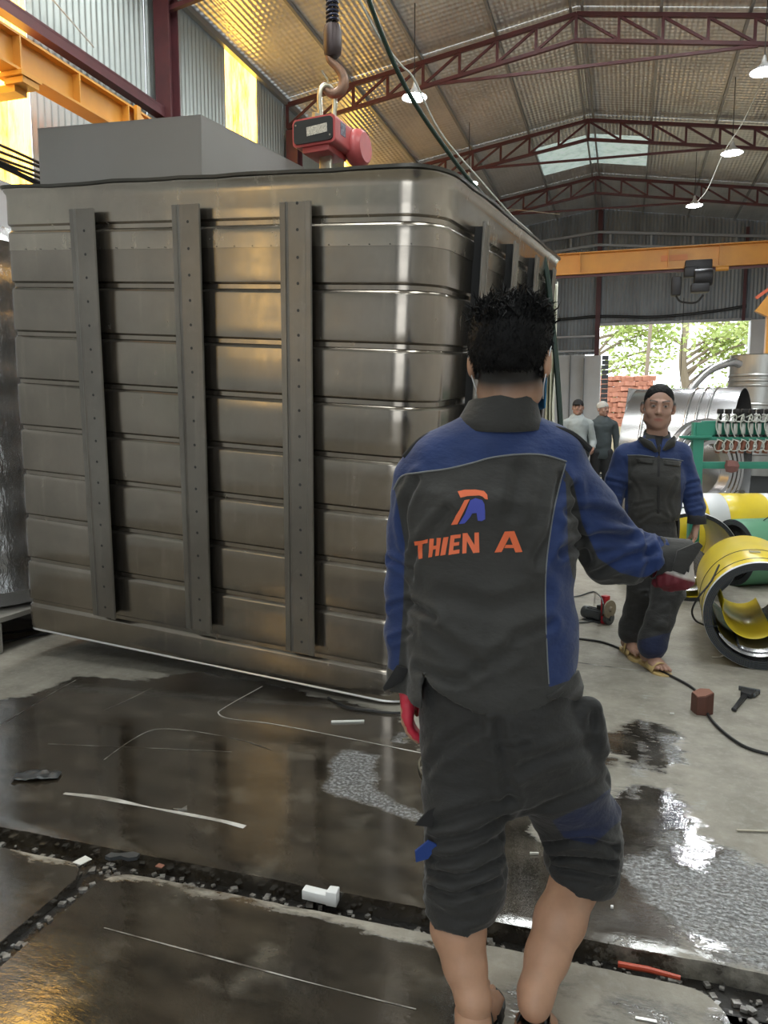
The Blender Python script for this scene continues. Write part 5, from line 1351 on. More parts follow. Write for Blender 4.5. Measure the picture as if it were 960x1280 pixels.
def spikes(mb, origin_fn, n, L, r, seed, jitter=.5):
    rnd = random.Random(seed)
    for _ in range(n):
        p, d = origin_fn(rnd); l = L * rnd.uniform(.5, 1.15)
        d = (d + Vector((rnd.gauss(0, 1), rnd.gauss(0, 1), rnd.gauss(0, 1))) * jitter * .35).normalized()
        u = d.cross(Vector((rnd.uniform(-1, 1), rnd.uniform(-1, 1), rnd.uniform(-1, 1)))).normalized() * r; w = d.cross(u)
        q = p + d * l * .6 + u * rnd.uniform(-3, 3); e = p + d * l + u * rnd.uniform(-6, 6) + w * rnd.uniform(-4, 4)
        b0 = [p - d * .008 + u, p - d * .008 - u * .5 + w * .87, p - d * .008 - u * .5 - w * .87]; b1 = [q + u * .7, q - u * .35 + w * .6, q - u * .35 - w * .6]
        mb.add(b0 + b1 + [e], [(0, 1, 4, 3), (1, 2, 5, 4), (2, 0, 3, 5), (3, 4, 6), (4, 5, 6), (5, 3, 6)])
# ---------------------------------------------------------------- the man in front, seen from behind
W = wY
V3 = lambda p: np.array(p, float)
ft = W(592, 1262, 1.60)
base1 = np.array([W(600, 1240, 1.70)[0], 1.70, 0.0])
man = thing('person', 'man seen from behind in blue and charcoal jacket and rolled-up trousers, one arm out', 'person', tuple(toB(base1)), (0, 0, YAW))
# body ---------------------------------------------------------
HM1 = Matrix.Translation(W(638, 452, 1.885)) @ Matrix.Rotation(math.radians(-20), 4, 'Z') @ Matrix.Rotation(math.radians(-6), 4, 'X')
HS = 1.07
ptsL = [(W(590, 930, 1.80), .080), (W(578, 1050, 1.72), .058), (W(577, 1100, 1.70), .058), (W(573, 1160, 1.665), .062), (W(581, 1205, 1.635), .048), (W(592, 1250, 1.60), .038), (ft, .036)]
aR = W(668, 1256, 1.615)
ptsR = [(W(670, 935, 1.80), .080), (W(730, 1075, 1.86), .056), (W(718, 1105, 1.83), .058), (W(700, 1150, 1.76), .060), (W(684, 1195, 1.70), .050), (W(670, 1240, 1.63), .039), (aR, .037)]
S = Sdf(*bounds([W(500, 560, 1.95), W(880, 560, 1.75), W(560, 1290, 1.5), W(760, 1290, 2.0), [0, 1.5, -.02]], .06), .0065)
S.limb(ptsL, .02); S.limb(ptsR, .02)
S.limb([(W(620, 900, 1.80), .13), (W(615, 760, 1.85), .115), (W(615, 620, 1.89), .14), (W(622, 560, 1.89), .09)], .04, ((0, 1, 0), 1.3))
S.cone(W(622, 560, 1.89), W(632, 510, 1.88), .07, .058, .03)
S.limb([(W(530, 590, 1.90), .050), (W(512, 735, 1.905), .034), (W(508, 858, 1.85), .026)], .03)
S.limb([(W(705, 590, 1.90), .058), (W(765, 692, 1.955), .034), (W(846, 698, 1.91), .027)], .03)
bodyparts = [S.mesh()]
S = Sdf(*bounds([W(638, 452, 1.885)], .17), .0045)
head(S, HM1, HS); S.cone(W(634, 505, 1.88), W(636, 455, 1.885), .060, .062, .02)
Vh, Fh = S.mesh(); Vh = smooth_v(Vh, Fh, 1, .4)
# feet
for A, D, sd in ((ft, (.40, 1, -.0), -1), (aR, (.45, .9, -.55), 1)):
    A = V3(A); D_ = np.array(D, float); S = Sdf(*bounds([A - .08, A + D_ * .22 + .03, A + [0, 0, -.12]], .05), .0042)
    foot(S, A, D_, .98, side=sd); bodyparts.append(S.mesh())
# hands
S = Sdf(*bounds([W(508, 858, 1.85), W(508, 930, 1.83)], .07), .004)
hand(S, W(508, 862, 1.85), W(506, 930, 1.86) - W(508, 862, 1.85), (1, 0, 0), .88, .22, -1); VhL = S.mesh(); bodyparts.append(VhL)
S = Sdf(*bounds([W(852, 702, 1.90), W(850, 745, 1.86)], .08), .004)
hand(S, W(850, 690, 1.905), (.0, -.05, -1), (-.6, -.5, 0), .76, .9, 1); VhR = S.mesh(); bodyparts.append(VhR)
allp = [(Vh, Fh)] + bodyparts
hl = lambda x, y, z: np.clip((z + .088 - .35 * (y + .02) + .0 * x) / .045, 0, 1) * (y < .075 + .5 * (z - .04)) * ((np.abs(x) < .079) | (z > .02))
nb = sum(len(v) for v, f in bodyparts)
ha = head_attrs(Vh, HM1, HS, hl)
at = {k: np.concatenate([v, np.zeros(nb)]) for k, v in ha.items()}
o = to_obj('body', allp, M_['skin_a'], man, base1, at)
# hair ---------------------------------------------------------
S = Sdf(*bounds([W(638, 452, 1.885)], .18), .005)
R_ = [[HM1[i][j] for j in range(3)] for i in range(3)]
HP = lambda x, y, z: np.array(HM1 @ Vector((x * HS, y * HS, z * HS)))
S.ell(HP(0, -.014, .042), (.092 * HS, .108 * HS, .098 * HS), R_, .01); S.ell(HP(0, -.005, .082), (.082 * HS, .088 * HS, .048 * HS), R_, .03)
S.ell(HP(0, -.060, .015), (.066 * HS, .050 * HS, .060 * HS), R_, .03)
S.ell(HP(0, .095, -.06), (.12, .09, .10), R_, .02, 's'); S.ell(HP(0, .05, -.105), (.12, .19, .115), R_, .02, 's')
for q in (-1, 1): S.ell(HP(q * .096, .004, -.018), (.032, .038, .046), R_, .01, 's')
Vr, Fr = S.mesh()
d = np.array([mnoise.noise((a * 60, b * 60, c * 35)) for a, b, c in Vr]); Vr = Vr + vnormals(Vr, Fr) * (d * .004)[:, None]
hair = to_obj('hair', [(Vr, Fr)], M_['hair'], man, base1)
hc = Vector(HP(0, -.01, .05))
cand = [i for i in range(len(Vr)) if Vr[i][2] > HP(0, 0, .080)[2]]; Nr = vnormals(Vr, Fr)
def hfn(rnd):
    i = cand[rnd.randrange(len(cand))]; nv = Vector(Nr[i]); return Vector(Vr[i] - base1), (nv * .6 + Vector((0.05, 0, .9))).normalized()
cand2 = [i for i in range(len(Vr)) if Vr[i][1] < 1.93]
def hfn2(rnd):
    i = cand2[rnd.randrange(len(cand2))]; nv = Vector(Nr[i]); return Vector(Vr[i] - base1), (nv * .35 + Vector((0.0, 0, -.8 if Vr[i][2] < HP(0, 0, .05)[2] else .5))).normalized()
mb = MB(); spikes(mb, hfn2, 2200, .011, .0010, 14, .9); spikes(mb, hfn, 1100, .020, .0016, 4, 1.6); spikes(mb, hfn, 260, .040, .0028, 9, 1.3)
sp_o = mb.build('hair_tufts', M_['hair'], hair, smooth=False); sp_o['kind'] = 'stuff'
# mask
mb = MB(); vs = []; fs = []
for i in range(13):
    a = math.radians(-78 + 156 * i / 12)
    for j in range(7):
        z = -.100 + .085 * j / 6; rr_ = .094 + .026 * math.sin(PI * j / 6) * math.cos(a) ** 2
        p = HM1 @ Vector((math.sin(a) * .080 * HS, (.012 + rr_ * math.cos(a)) * HS, z * HS)); vs.append(V3(p) - base1)
for i in range(12):
    for j in range(6): fs.append((i * 7 + j, i * 7 + j + 1, (i + 1) * 7 + j + 1, (i + 1) * 7 + j))
mb.add(vs, fs); mk = mb.build('face_mask', M_['mask_blue'], man); mk.modifiers.new('t', 'SOLIDIFY').thickness = .002
for q in (-1, 1):
    loop = [HM1 @ Vector((q * x * HS, y * HS, z * HS)) for x, y, z in ((.074, .04, -.025), (.086, .012, .018), (.092, -.012, .030), (.091, -.028, .012), (.086, -.024, -.022), (.078, -.008, -.055), (.072, .03, -.080))]
    mb = MB(); mb.tube(catmull([tuple(V3(p) - base1) for p in loop], 5), .0016, 6); mb.build('ear_loop', M_['white_film'], mk)

# jacket -------------------------------------------------------
S = Sdf(*bounds([W(470, 520, 2.05), W(890, 520, 1.70), W(480, 915, 1.62), W(740, 915, 2.0)], .06), .006)
fl_ = ((0, 1, 0), 1.45)
S.limb([(W(617, 868, 1.80), .203), (W(615, 800, 1.83), .197), (W(613, 700, 1.865), .195), (W(610, 625, 1.885), .198)], .04, fl_)
S.limb([(W(610, 625, 1.885), .198), (W(615, 584, 1.89), .130), (W(622, 556, 1.885), .075)], .05, ((0, 1, 0), 1.3))
S.cone(W(545, 583, 1.895), W(690, 570, 1.905), .072, .078, .06)
S.cone(W(596, 556, 1.885), W(660, 552, 1.89), .048, .048, .04)
S.limb([(W(527, 600, 1.90), .070), (W(515, 660, 1.905), .062), (W(511, 735, 1.905), .058), (W(509, 790, 1.89), .052), (W(508, 838, 1.865), .045), (W(506, 852, 1.858), .047)], .018)
S.limb([(W(700, 598, 1.905), .082), (W(730, 640, 1.93), .082), (W(766, 692, 1.955), .078), (W(810, 704, 1.94), .062), (W(845, 700, 1.915), .050)], .025)
S.cone(W(560, 873, 1.79), W(672, 878, 1.79), .085, .085, .05)
D_ = S.D
Zg = (S.lo[2] + S.h * np.arange(S.n[2]))[None, None, :]; Xg = (S.lo[0] + S.h * np.arange(S.n[0]))[:, None, None]; Yg = (S.lo[1] + S.h * np.arange(S.n[1]))[None, :, None]
hemz = W(640, 895, 1.66)[2] + 1.6 * np.abs(Xg - W(632, 895, 1.7)[0]) ** 2 + .22 * (Yg - 1.68)
arm = (Xg < W(509, 850, 1.85)[0] + .035)
S.D = np.maximum(D_, np.where(arm, W(506, 862, 1.855)[2] - Zg, hemz - Zg)).astype(np.float32)
Vj, Fj = S.mesh(); Vj = smooth_v(Vj, Fj, 2, .5)
Pb = lambda px, py, Y=1.76: W(px, py, Y)
cre = [([Pb(560, 640), Pb(520, 690), Pb(515, 720)], .012, .005), ([Pb(700, 600, 1.83), Pb(690, 660), Pb(672, 700)], .014, .006), ([Pb(540, 790), Pb(600, 830), Pb(640, 815)], .016, .005),
       ([Pb(520, 835), Pb(570, 850), Pb(600, 835)], .012, .005), ([Pb(560, 745), Pb(620, 760), Pb(680, 740)], .02, .004), ([Pb(650, 590), Pb(640, 640)], .018, .004), ([Pb(690, 780), Pb(640, 800)], .012, .004),
       ([Pb(520, 600, 1.83), Pb(505, 640, 1.84), Pb(510, 680, 1.83)], .012, .006), ([Pb(512, 755), Pb(545, 772)], .010, .007),
       ([W(706, 640, 1.83), W(745, 640, 1.86), W(790, 655, 1.9)], .012, .007), ([W(700, 690, 1.84), W(740, 672, 1.87), W(790, 672, 1.9)], .012, .008), ([W(735, 720, 1.87), W(780, 700, 1.88), W(815, 690, 1.9)], .010, .007),
       ([W(800, 735, 1.89), W(812, 700, 1.87), W(808, 670, 1.9)], .010, .006), ([W(826, 728, 1.87), W(832, 700, 1.86), W(824, 675, 1.88)], .008, .005), ([W(715, 610, 1.84), W(722, 660, 1.86), W(735, 700, 1.88)], .012, .007),
       ([W(486, 700, 1.85), W(515, 715, 1.84)], .008, .005), ([W(487, 760, 1.85), W(515, 748, 1.84)], .008, .005), ([W(490, 800, 1.83), W(515, 790, 1.83)], .007, .004)]
cre = snap(Vj, Fj, [(a, b * 1.0, c * 1.5) for a, b, c in cre])
Vj = wrinkle(Vj, Fj, .0055, (8, 8, 11), 3, cre, [((W(800, 705, 1.92)), .10, .004, (26, 14, 30)), ((W(605, 865, 1.70)), .12, .003, (18, 18, 26))])
PX_, PY_ = to_px(Vj)
yk = ((440, 640), (488, 612), (503, 594), (530, 590), (560, 586), (590, 579), (615, 572), (650, 568), (680, 569), (708, 577), (730, 583))
yoke = (np.interp(PX_, [p[0] for p in yk], [p[1] for p in yk]) - PY_)
sd = ((708, 560), (707, 580), (700, 605), (692, 640), (686, 680), (682, 720), (682, 770), (684, 820), (686, 855), (687, 890))
side = PX_ - np.interp(PY_, [p[1] for p in sd], [p[0] for p in sd])
side = np.minimum(side, 858 - .35 * (PX_ - 690) - PY_)
lf = ((493, 560), (493, 610), (506, 680), (504, 760), (497, 850)); leftb = np.interp(PY_, [p[1] for p in lf], [p[0] for p in lf]) - PX_
wedge = poly_sd(PX_, PY_, [(706, 585), (716, 600), (728, 655), (748, 698), (775, 716), (800, 722), (836, 716), (850, 735), (800, 760), (745, 750), (716, 722), (710, 690), (709, 640)])
cuff = np.where(PX_ > 720, 838 - PX_, 99)
zone = np.maximum(np.maximum(yoke, side), leftb); zone = np.where(PY_ < 575, np.maximum(zone, yoke), zone)
zone = np.minimum(np.minimum(zone, -wedge), cuff); zone = np.where((PX_ < 512) & (PY_ > 838), -1, zone) * .002
jk = to_obj('work_jacket', [(Vj, Fj)], M_['jacket'], man, base1, {'zone': zone})
bvh = BVHTree.FromPolygons([Vector(v) for v in Vj], [tuple(f) for f in Fj])
def on_cloth(px, py, off=.0018):
    r = cray(px, py); r = r / np.linalg.norm(r); h = bvh.ray_cast(Vector(CAM), Vector(r))
    return (V3(h[0]) + V3(h[1]) * off) if h[0] is not None else W(px, py, 1.76)
def print_shape(polys, m, name, parent=jk):
    mb = MB()
    for poly in polys:
        bm = bmesh.new(); f = bm.faces.new([bm.verts.new((480 + x / 4.364, 560 + y / 4.364, 0)) for x, y in poly])
        bmesh.ops.triangulate(bm, faces=bm.faces)
        for _ in range(3):
            es = [e for e in bm.edges if e.calc_length() > 3.5]
            if es: bmesh.ops.subdivide_edges(bm, edges=es, cuts=1); bmesh.ops.triangulate(bm, faces=bm.faces)
        bm.verts.ensure_lookup_table(); bm.verts.index_update()
        mb.add([on_cloth(v.co.x, v.co.y) - base1 for v in bm.verts], [tuple(v.index for v in f.verts) for f in bm.faces]); bm.free()
    return mb.build(name, m, parent)
LET = {'letter_T': [[(165, 509), (243, 498), (241, 520), (168, 531)], [(185, 529), (213, 525), (212, 600), (192, 606)]],
       'letter_H': [[(252, 497), (275, 495), (264, 593), (243, 597)], [(290, 491), (312, 489), (301, 586), (281, 590)], [(268, 533), (288, 530), (285, 550), (265, 554)]],
       'letter_I': [[(324, 487), (353, 483), (336, 582), (309, 587)]],
       'letter_E': [[(364, 476), (388, 473), (376, 579), (353, 584)], [(387, 473), (420, 470), (418, 490), (385, 494)], [(382, 516), (412, 512), (410, 531), (380, 535)], [(377, 559), (413, 553), (412, 574), (375, 580)]],
       'letter_N': [[(430, 465), (455, 463), (450, 573), (428, 576)], [(455, 463), (494, 530), (494, 572), (488, 574), (452, 505)], [(494, 461), (518, 460), (520, 570), (494, 572)]],
       'letter_A': [[(658, 455), (684, 453), (684, 482), (640, 567), (602, 570)], [(684, 453), (710, 452), (755, 567), (716, 569), (684, 482)], [(664, 527), (704, 527), (710, 545), (655, 545)]]}
txt = print_shape([], M_['orange_print'], 'back_lettering') if False else None
for nm, ps in LET.items(): print_shape(ps, M_['orange_print'], 'printed_letter')
print_shape([[(402, 238), (440, 229), (500, 228), (520, 260), (500, 261), (455, 263), (418, 272)], [(500, 228), (545, 236), (563, 256), (567, 281), (552, 279), (538, 266), (520, 260)], [(440, 285), (468, 280), (400, 415), (366, 419)]], M_['orange_print'], 'printed_emblem_orange')
print_shape([[(472, 285), (500, 274), (536, 284), (548, 305), (552, 345), (520, 352), (440, 362)], [(440, 362), (482, 357), (470, 378), (440, 411), (408, 414)], [(505, 354), (552, 345), (552, 388), (534, 398), (512, 396), (508, 372)]], M_['blue_print'], 'printed_emblem_blue')
def seam(pts, r=.0022, name='seam_piping', m='pocket_edge', parent=jk, per=5):
    P2 = catmull([np.array([x, y]) for x, y in pts], per); mb = MB(); mb.tube([tuple(on_cloth(x, y, .0005) - base1) for x, y in P2], r, 6); return mb.build(name, M_[m], parent)
seam([(492, 612), (503, 595), (530, 590), (560, 586), (590, 579), (615, 572), (650, 568), (680, 569), (708, 577)])
seam([(707, 580), (700, 605), (692, 640), (686, 680), (682, 720), (682, 770), (684, 820), (686, 855)], .0016)
# collar, shoulder straps, cuffs, hem band
def band(rings, name, m, parent, th=.004, closed=True, attrs=True):
    vs = [p - base1 for r in rings for p in r]; n = len(rings[0]); fs = []
    for i in range(len(rings) - 1):
        for k in range(n if closed else n - 1): k2 = (k + 1) % n; fs.append((i * n + k, i * n + k2, (i + 1) * n + k2, (i + 1) * n + k))
    mb = MB(); mb.add(vs, fs); o = mb.build(name, m, parent); o.modifiers.new('t', 'SOLIDIFY').thickness = th; return o
def ring(c, rx, ry, dz=0, ph=0, n=32, tilt=0, w=0):
    c = V3(c); return [c + np.array([rx * math.cos(a), ry * math.sin(a), tilt * math.sin(a) + dz + w * mnoise.noise((math.cos(a) * 2, math.sin(a) * 2, ph))]) for a in [2 * PI * k / n for k in range(n)]]
c0 = W(626, 522, 1.885)
band([ring(c0 + [-.004, 0, -.022], .108, .096, tilt=.012), ring(c0 + [-.002, -.002, .0], .099, .088, tilt=.006, w=.004), ring(c0 + [0.002, 0, .026], .088, .080, tilt=-.004, w=.006), ring(c0 + [.004, 0, .040], .083, .075, tilt=-.008, w=.006), ring(c0 + [.004, 0, .036], .077, .069, tilt=-.008)], 'collar', M_['grey_cloth'], jk)
for (a, b_) in ((W(690, 535, 1.87), W(738, 562, 1.87)), (W(548, 540, 1.88), W(505, 572, 1.88))):
    m_ = (a + b_) / 2 + [0, 0, .012]
    mb = MB(); mb.tube([tuple(p - base1) for p in catmull([a, m_, b_], 5)], .008, 8); mb.v = [(x, y * 1.0, z) for x, y, z in mb.v]; mb.build('shoulder_strap', M_['black_cloth'], jk)
cw_ = W(846, 700, 1.912)
rs = []
for t_, r in ((-.058, .055), (-.035, .054), (-.01, .054), (.012, .054), (.016, .047)):
    rs.append([cw_ + np.array([t_ * .98 + .018 * (math.sin(a) > .6), -t_ * .3 + r * .9 * math.cos(a), r * math.sin(a) - t_ * .05]) for a in [2 * PI * k / 24 for k in range(24)]])
band(rs, 'right_cuff', M_['grey_cloth'], jk)
mb = MB(); mb.prism([(0, 0), (.050, .022), (.062, .012), (.02, -.060), (-.01, -.05)], .005, Matrix.Translation(W(846, 688, 1.862) - base1) @ Matrix.Rotation(PI / 2, 4, 'X')); mb.build('cuff_flap', M_['grey_cloth'], jk, bevel=.001)
cl = W(507, 848, 1.86)
band([ring(cl + [0, 0, .03], .047, .047, w=.004), ring(cl + [0, 0, 0], .048, .048, w=.004), ring(cl + [0, 0, -.02], .049, .049, tilt=.0), ring(cl + [0, 0, -.022], .040, .040)], 'left_cuff', M_['grey_cloth'], jk)
mb = MB(); mb.prism([(0, .03), (.03, .02), (.012, -.012), (-.03, -.035), (-.034, -.026)], .006, Matrix.Translation(W(496, 846, 1.81) - base1) @ Matrix.Rotation(PI / 2, 4, 'X')); mb.build('cuff_flap', M_['black_cloth'], jk, bevel=.001)
# hip tab
mb = MB(); vs = []; 
tabp = [(686, 890), (684, 872), (700, 862), (716, 845), (724, 838), (730, 858), (728, 872), (706, 884)]
mb.add([on_cloth(x, y, .006) - base1 for x, y in tabp], [(0, 1, 2, 7), (2, 3, 6, 7), (3, 4, 5, 6)]); mb.build('waist_tab', M_['grey_cloth'], jk).modifiers.new('t', 'SOLIDIFY').thickness = .006

# trousers -----------------------------------------------------
S = Sdf(*bounds([W(490, 850, 1.98), W(800, 850, 1.6), W(510, 1170, 1.55), W(800, 1150, 2.0)], .06), .0062)
S.limb([(W(618, 850, 1.81), .165), (W(622, 905, 1.80), .180), (W(622, 935, 1.79), .172)], .05, ((0, 1, 0), 1.3))
S.limb([(W(582, 935, 1.775), .108), (W(580, 1000, 1.745), .096), (W(580, 1050, 1.72), .090), (W(580, 1075, 1.705), .084), (W(582, 1090, 1.70), .090), (W(581, 1104, 1.69), .080), (W(580, 1118, 1.685), .086), (W(578, 1130, 1.675), .078), (W(578, 1142, 1.667), .076)], .018)
S.limb([(W(670, 930, 1.79), .118), (W(700, 975, 1.82), .112), (W(722, 1025, 1.85), .100), (W(733, 1052, 1.86), .088), (W(728, 1068, 1.86), .090), (W(731, 1080, 1.85), .080), (W(726, 1090, 1.84), .083), (W(722, 1098, 1.83), .074)], .02)
S.cone(W(735, 890, 1.77), W(748, 935, 1.78), .035, .030, .03); S.ell(W(744, 905, 1.73), (.014, .03, .04), None, .012, 's')
S.cone(W(745, 1010, 1.85), W(770, 1013, 1.84), .045, .012, .02)
Zg = (S.lo[2] + S.h * np.arange(S.n[2]))[None, None, :]; Xg = (S.lo[0] + S.h * np.arange(S.n[0]))[:, None, None]
S.D = np.maximum(S.D, np.where(Xg < W(648, 1080, 1.75)[0], W(578, 1143, 1.667)[2] - Zg + .10 * (Xg - W(578, 1143, 1.667)[0]), W(718, 1100, 1.83)[2] - Zg - .35 * (Xg - W(718, 1100, 1.83)[0]))).astype(np.float32)
Vt, Ft = S.mesh(); Vt = smooth_v(Vt, Ft, 1, .5)
cre = [([W(600, 905, 1.66), W(560, 930, 1.65), W(535, 960, 1.66)], .014, .005), ([W(640, 1000, 1.70), W(600, 1010, 1.66), W(545, 1030, 1.66)], .012, .006), ([W(630, 1020, 1.70), W(590, 1045, 1.64), W(540, 1050, 1.65)], .010, .006), ([W(628, 1045, 1.68), W(580, 1070, 1.62), W(540, 1075, 1.63)], .009, .006),
       ([W(625, 1075, 1.66), W(580, 1095, 1.61), W(538, 1090, 1.62)], .008, .007), ([W(620, 1100, 1.64), W(575, 1118, 1.6), W(540, 1110, 1.6)], .007, .007), ([W(650, 960, 1.7), W(700, 940, 1.7), W(740, 930, 1.72)], .014, .005),
       ([W(655, 1015, 1.74), W(700, 1000, 1.73), W(760, 975, 1.76)], .014, .005), ([W(685, 1055, 1.78), W(730, 1050, 1.77), W(770, 1060, 1.8)], .009, .008), ([W(680, 1070, 1.78), W(730, 1072, 1.77), W(768, 1080, 1.8)], .008, .008), ([W(682, 1084, 1.78), W(730, 1092, 1.77), W(765, 1098, 1.8)], .007, .006),
       ([W(622, 905, 1.6), W(632, 960, 1.62), W(636, 1000, 1.66)], .012, .006), ([W(622, 936, 1.6), W(660, 930, 1.62)], .005, .004)]
cre = snap(Vt, Ft, [(a, b, c * 1.4) for a, b, c in cre])
Vt = wrinkle(Vt, Ft, .0045, (8, 8, 14), 11, cre, [((W(580, 1110, 1.68)), .11, .010, (10, 10, 34)), ((W(728, 1075, 1.84)), .11, .007, (10, 10, 34)), ((W(640, 960, 1.7)), .2, .002, (14, 14, 20))])
PX_, PY_ = to_px(Vt); Y = Vt[:, 1]
patch = poly_sd(PX_, PY_, [(690, 1026), (742, 1002), (764, 984), (790, 1014), (768, 1032), (742, 1056), (706, 1048)]) * .002
to_obj('trousers', [(Vt, Ft)], M_['trouser'], man, base1, {'zone': np.where(Y < 1.9, patch, -1)})
mb = MB(); mb.prism([(0, 0), (-.03, -.035), (.01, -.04), (.02, .01)], .006, Matrix.Translation(W(535, 1012, 1.68) - base1) @ Matrix.Rotation(PI / 2, 4, 'X')); mb.build('knee_flap', M_['black_cloth'], man)
mb = MB(); mb.prism([(0, .02), (-.03, -.005), (-.028, -.03), (.0, -.022), (.02, .01)], .008, Matrix.Translation(W(535, 1060, 1.66) - base1) @ Matrix.Rotation(PI / 2, 4, 'X')); mb.build('knee_flap', mat('navy_flap', (.01, .04, .2), .8), man)

# gloves and sandals --------------------------------------------
S = Sdf(*bounds([W(508, 848, 1.85), W(506, 935, 1.85)], .08), .0045)
hand(S, W(509, 858, 1.85), W(509, 925, 1.86) - W(508, 858, 1.85), (1, 0, 0), .92, .22, -1, .004); S.D -= .003
Vg, Fg = S.mesh(); Vg = wrinkle(Vg, Fg, .0015, (60, 60, 80), 1); to_obj('left_glove', [(Vg, Fg)], M_['red_glove'], man, base1)
S = Sdf(*bounds([W(851, 695, 1.90), W(850, 750, 1.86)], .10), .0045)
hand(S, W(850, 690, 1.905), (.0, -.05, -1), (-.6, -.5, 0), .80, .9, 1, .006); S.D -= .007
Vg, Fg = S.mesh(); gz = Vg[:, 2]; Vg = wrinkle(Vg, Fg, .0015, (60, 60, 80), 1)
def glove_mat():
    m, nt, b, L = newmat('dipped_glove'); at = nt.nodes.new('ShaderNodeAttribute'); at.attribute_name = 'zone'
    L.new(mixc(nt, ramp(nt, at.outputs['Fac'], -.004, .004), (.50, .47, .43), (.12, .010, .018)), b.inputs['Base Color']); b.inputs['Roughness'].default_value = .7; return m
to_obj('right_glove', [(Vg, Fg)], glove_mat(), man, base1, {'zone': W(850, 714, 1.88)[2] - gz + .3 * (W(858, 0, 1.88)[0] - Vg[:, 0])})
def sandal(A, D, side, mats, parent, base, s=1.0, strap=True, straps=((.085, .040), (.02, .045))):
    A = V3(A); D = np.array(D, float); D /= np.linalg.norm(D); U = np.array([0, 0, 1.0]); U = U - D * U.dot(D); U /= np.linalg.norm(U); T = np.cross(D, U) * side
    out = [(-.075, .0), (-.065, .028), (0, .033), (.06, .036), (.12, .050), (.17, .046), (.195, .022), (.190, -.01), (.165, -.036), (.12, -.046), (.06, -.034), (0, -.032), (-.062, -.028)]
    M = Matrix((T, D, U)).transposed().to_4x4(); M.translation = Vector(A - base + U * (-.104 * s))
    O = catmull(out + [out[0]], 3)[:-1]
    mb = MB(); mb.prism([(p[1] * s, p[0] * s) for p in O], .024 * s, M); so = mb.build('sandal', mats, parent, bevel=.003)
    for d0, w in straps:
        rings = []
        for dd in (-w / 2, 0, w / 2):
            rings.append([A - base + (T * (.050 * math.cos(a)) * (1 if d0 > .05 else .82) + U * (-.083 + (.052 if d0 > .05 else .088) * math.sin(a)) + D * (d0 + dd)) * s for a in np.linspace(0, PI, 14)])
        vs = [p for r in rings for p in r]; fs = [(i * 14 + k, i * 14 + k + 1, (i + 1) * 14 + k + 1, (i + 1) * 14 + k) for i in range(2) for k in range(13)]
        mb = MB(); mb.add(vs, fs); q = mb.build('strap', mats, so); q.modifiers.new('t', 'SOLIDIFY').thickness = .004
    return so
sandal(ft, (.40, 1, 0), -1, M_['sandal'], man, base1, .98)
sandal(aR, (.45, .9, -.55), 1, M_['sandal'], man, base1, .98)
# ---------------------------------------------------------------- the young man walking towards the camera
base2 = np.array([W(812, 815, 4.45)[0], 4.45, 0.0])
man2 = thing('person', 'short-haired young man in blue and charcoal work clothes and tan sandals walking this way', 'person', tuple(toB(base2)), (0, 0, YAW))
HM2 = Matrix.Translation(W(823, 509, 4.47)) @ Matrix.Rotation(PI + math.radians(-16), 4, 'Z') @ Matrix.Rotation(math.radians(-5), 4, 'X') @ Matrix.Rotation(math.radians(-3), 4, 'Y')
HS2 = 1.04
aF = W(811, 812, 4.34); aB = W(786, 790, 4.60)
aF = np.array([aF[0], 4.34, .100]); aB = np.array([aB[0], 4.60, .105])
wl2 = W(871, 652, 4.42); wr2 = W(762, 668, 4.40)
S = Sdf(*bounds([W(745, 560, 4.6), W(885, 560, 4.3), [aF[0], 4.2, -.02], [aB[0], 4.75, 0], W(820, 545, 4.5)], .08), .009)
S.limb([(aF, .036), (aF + [0, .02, .10], .040), (W(822, 780, 4.34), .045), (W(834, 742, 4.37), .045), (W(824, 675, 4.46), .088)], .02)
S.limb([(aB, .036), (aB + [0, .01, .10], .040), (W(795, 770, 4.56), .052), (W(803, 735, 4.49), .048), (W(806, 675, 4.48), .088)], .02)
S.limb([(W(815, 668, 4.48), .115), (W(817, 620, 4.48), .110), (W(818, 580, 4.48), .125), (W(821, 553, 4.48), .07)], .04, ((0, 1, 0), 1.3))
S.cone(W(821, 555, 4.48), W(822, 522, 4.475), .060, .056, .02)
S.limb([(W(785, 566, 4.48), .05), (W(765, 620, 4.5), .04), (wr2, .026)], .02); S.limb([(W(850, 568, 4.48), .05), (W(864, 612, 4.48), .04), (wl2, .026)], .02)
bp_ = [S.mesh()]
S = Sdf(*bounds([W(823, 509, 4.47)], .165), .0036)
Ph = head(S, HM2, HS2); S.cone(W(821, 545, 4.485), W(822, 522, 4.478), .060, .057, .02)
Vh, Fh = S.mesh(); Vh = smooth_v(Vh, Fh, 1, .3)
for A, D, sd in ((aF, (.18, -1, -.04), -1), (aB, (.10, -1, .0), 1)):
    A = V3(A); D_ = np.array(D, float); S = Sdf(*bounds([A - .08, A + D_ * .22, A + [0, 0, -.11]], .05), .0042)
    foot(S, A, D_, 1.0, side=sd); bp_.append(S.mesh())
S = Sdf(*bounds([wl2, W(867, 690, 4.38)], .07), .0042); hand(S, wl2 + [0, 0, -.01], W(866, 690, 4.38) - wl2, (-.9, .3, 0), 1.0, .22, 1); bp_.append(S.mesh())
S = Sdf(*bounds([wr2, W(760, 700, 4.38)], .07), .0042); hand(S, wr2, (0, -.1, -1), (.9, .3, 0), 1.0, .25, -1); bp_.append(S.mesh())
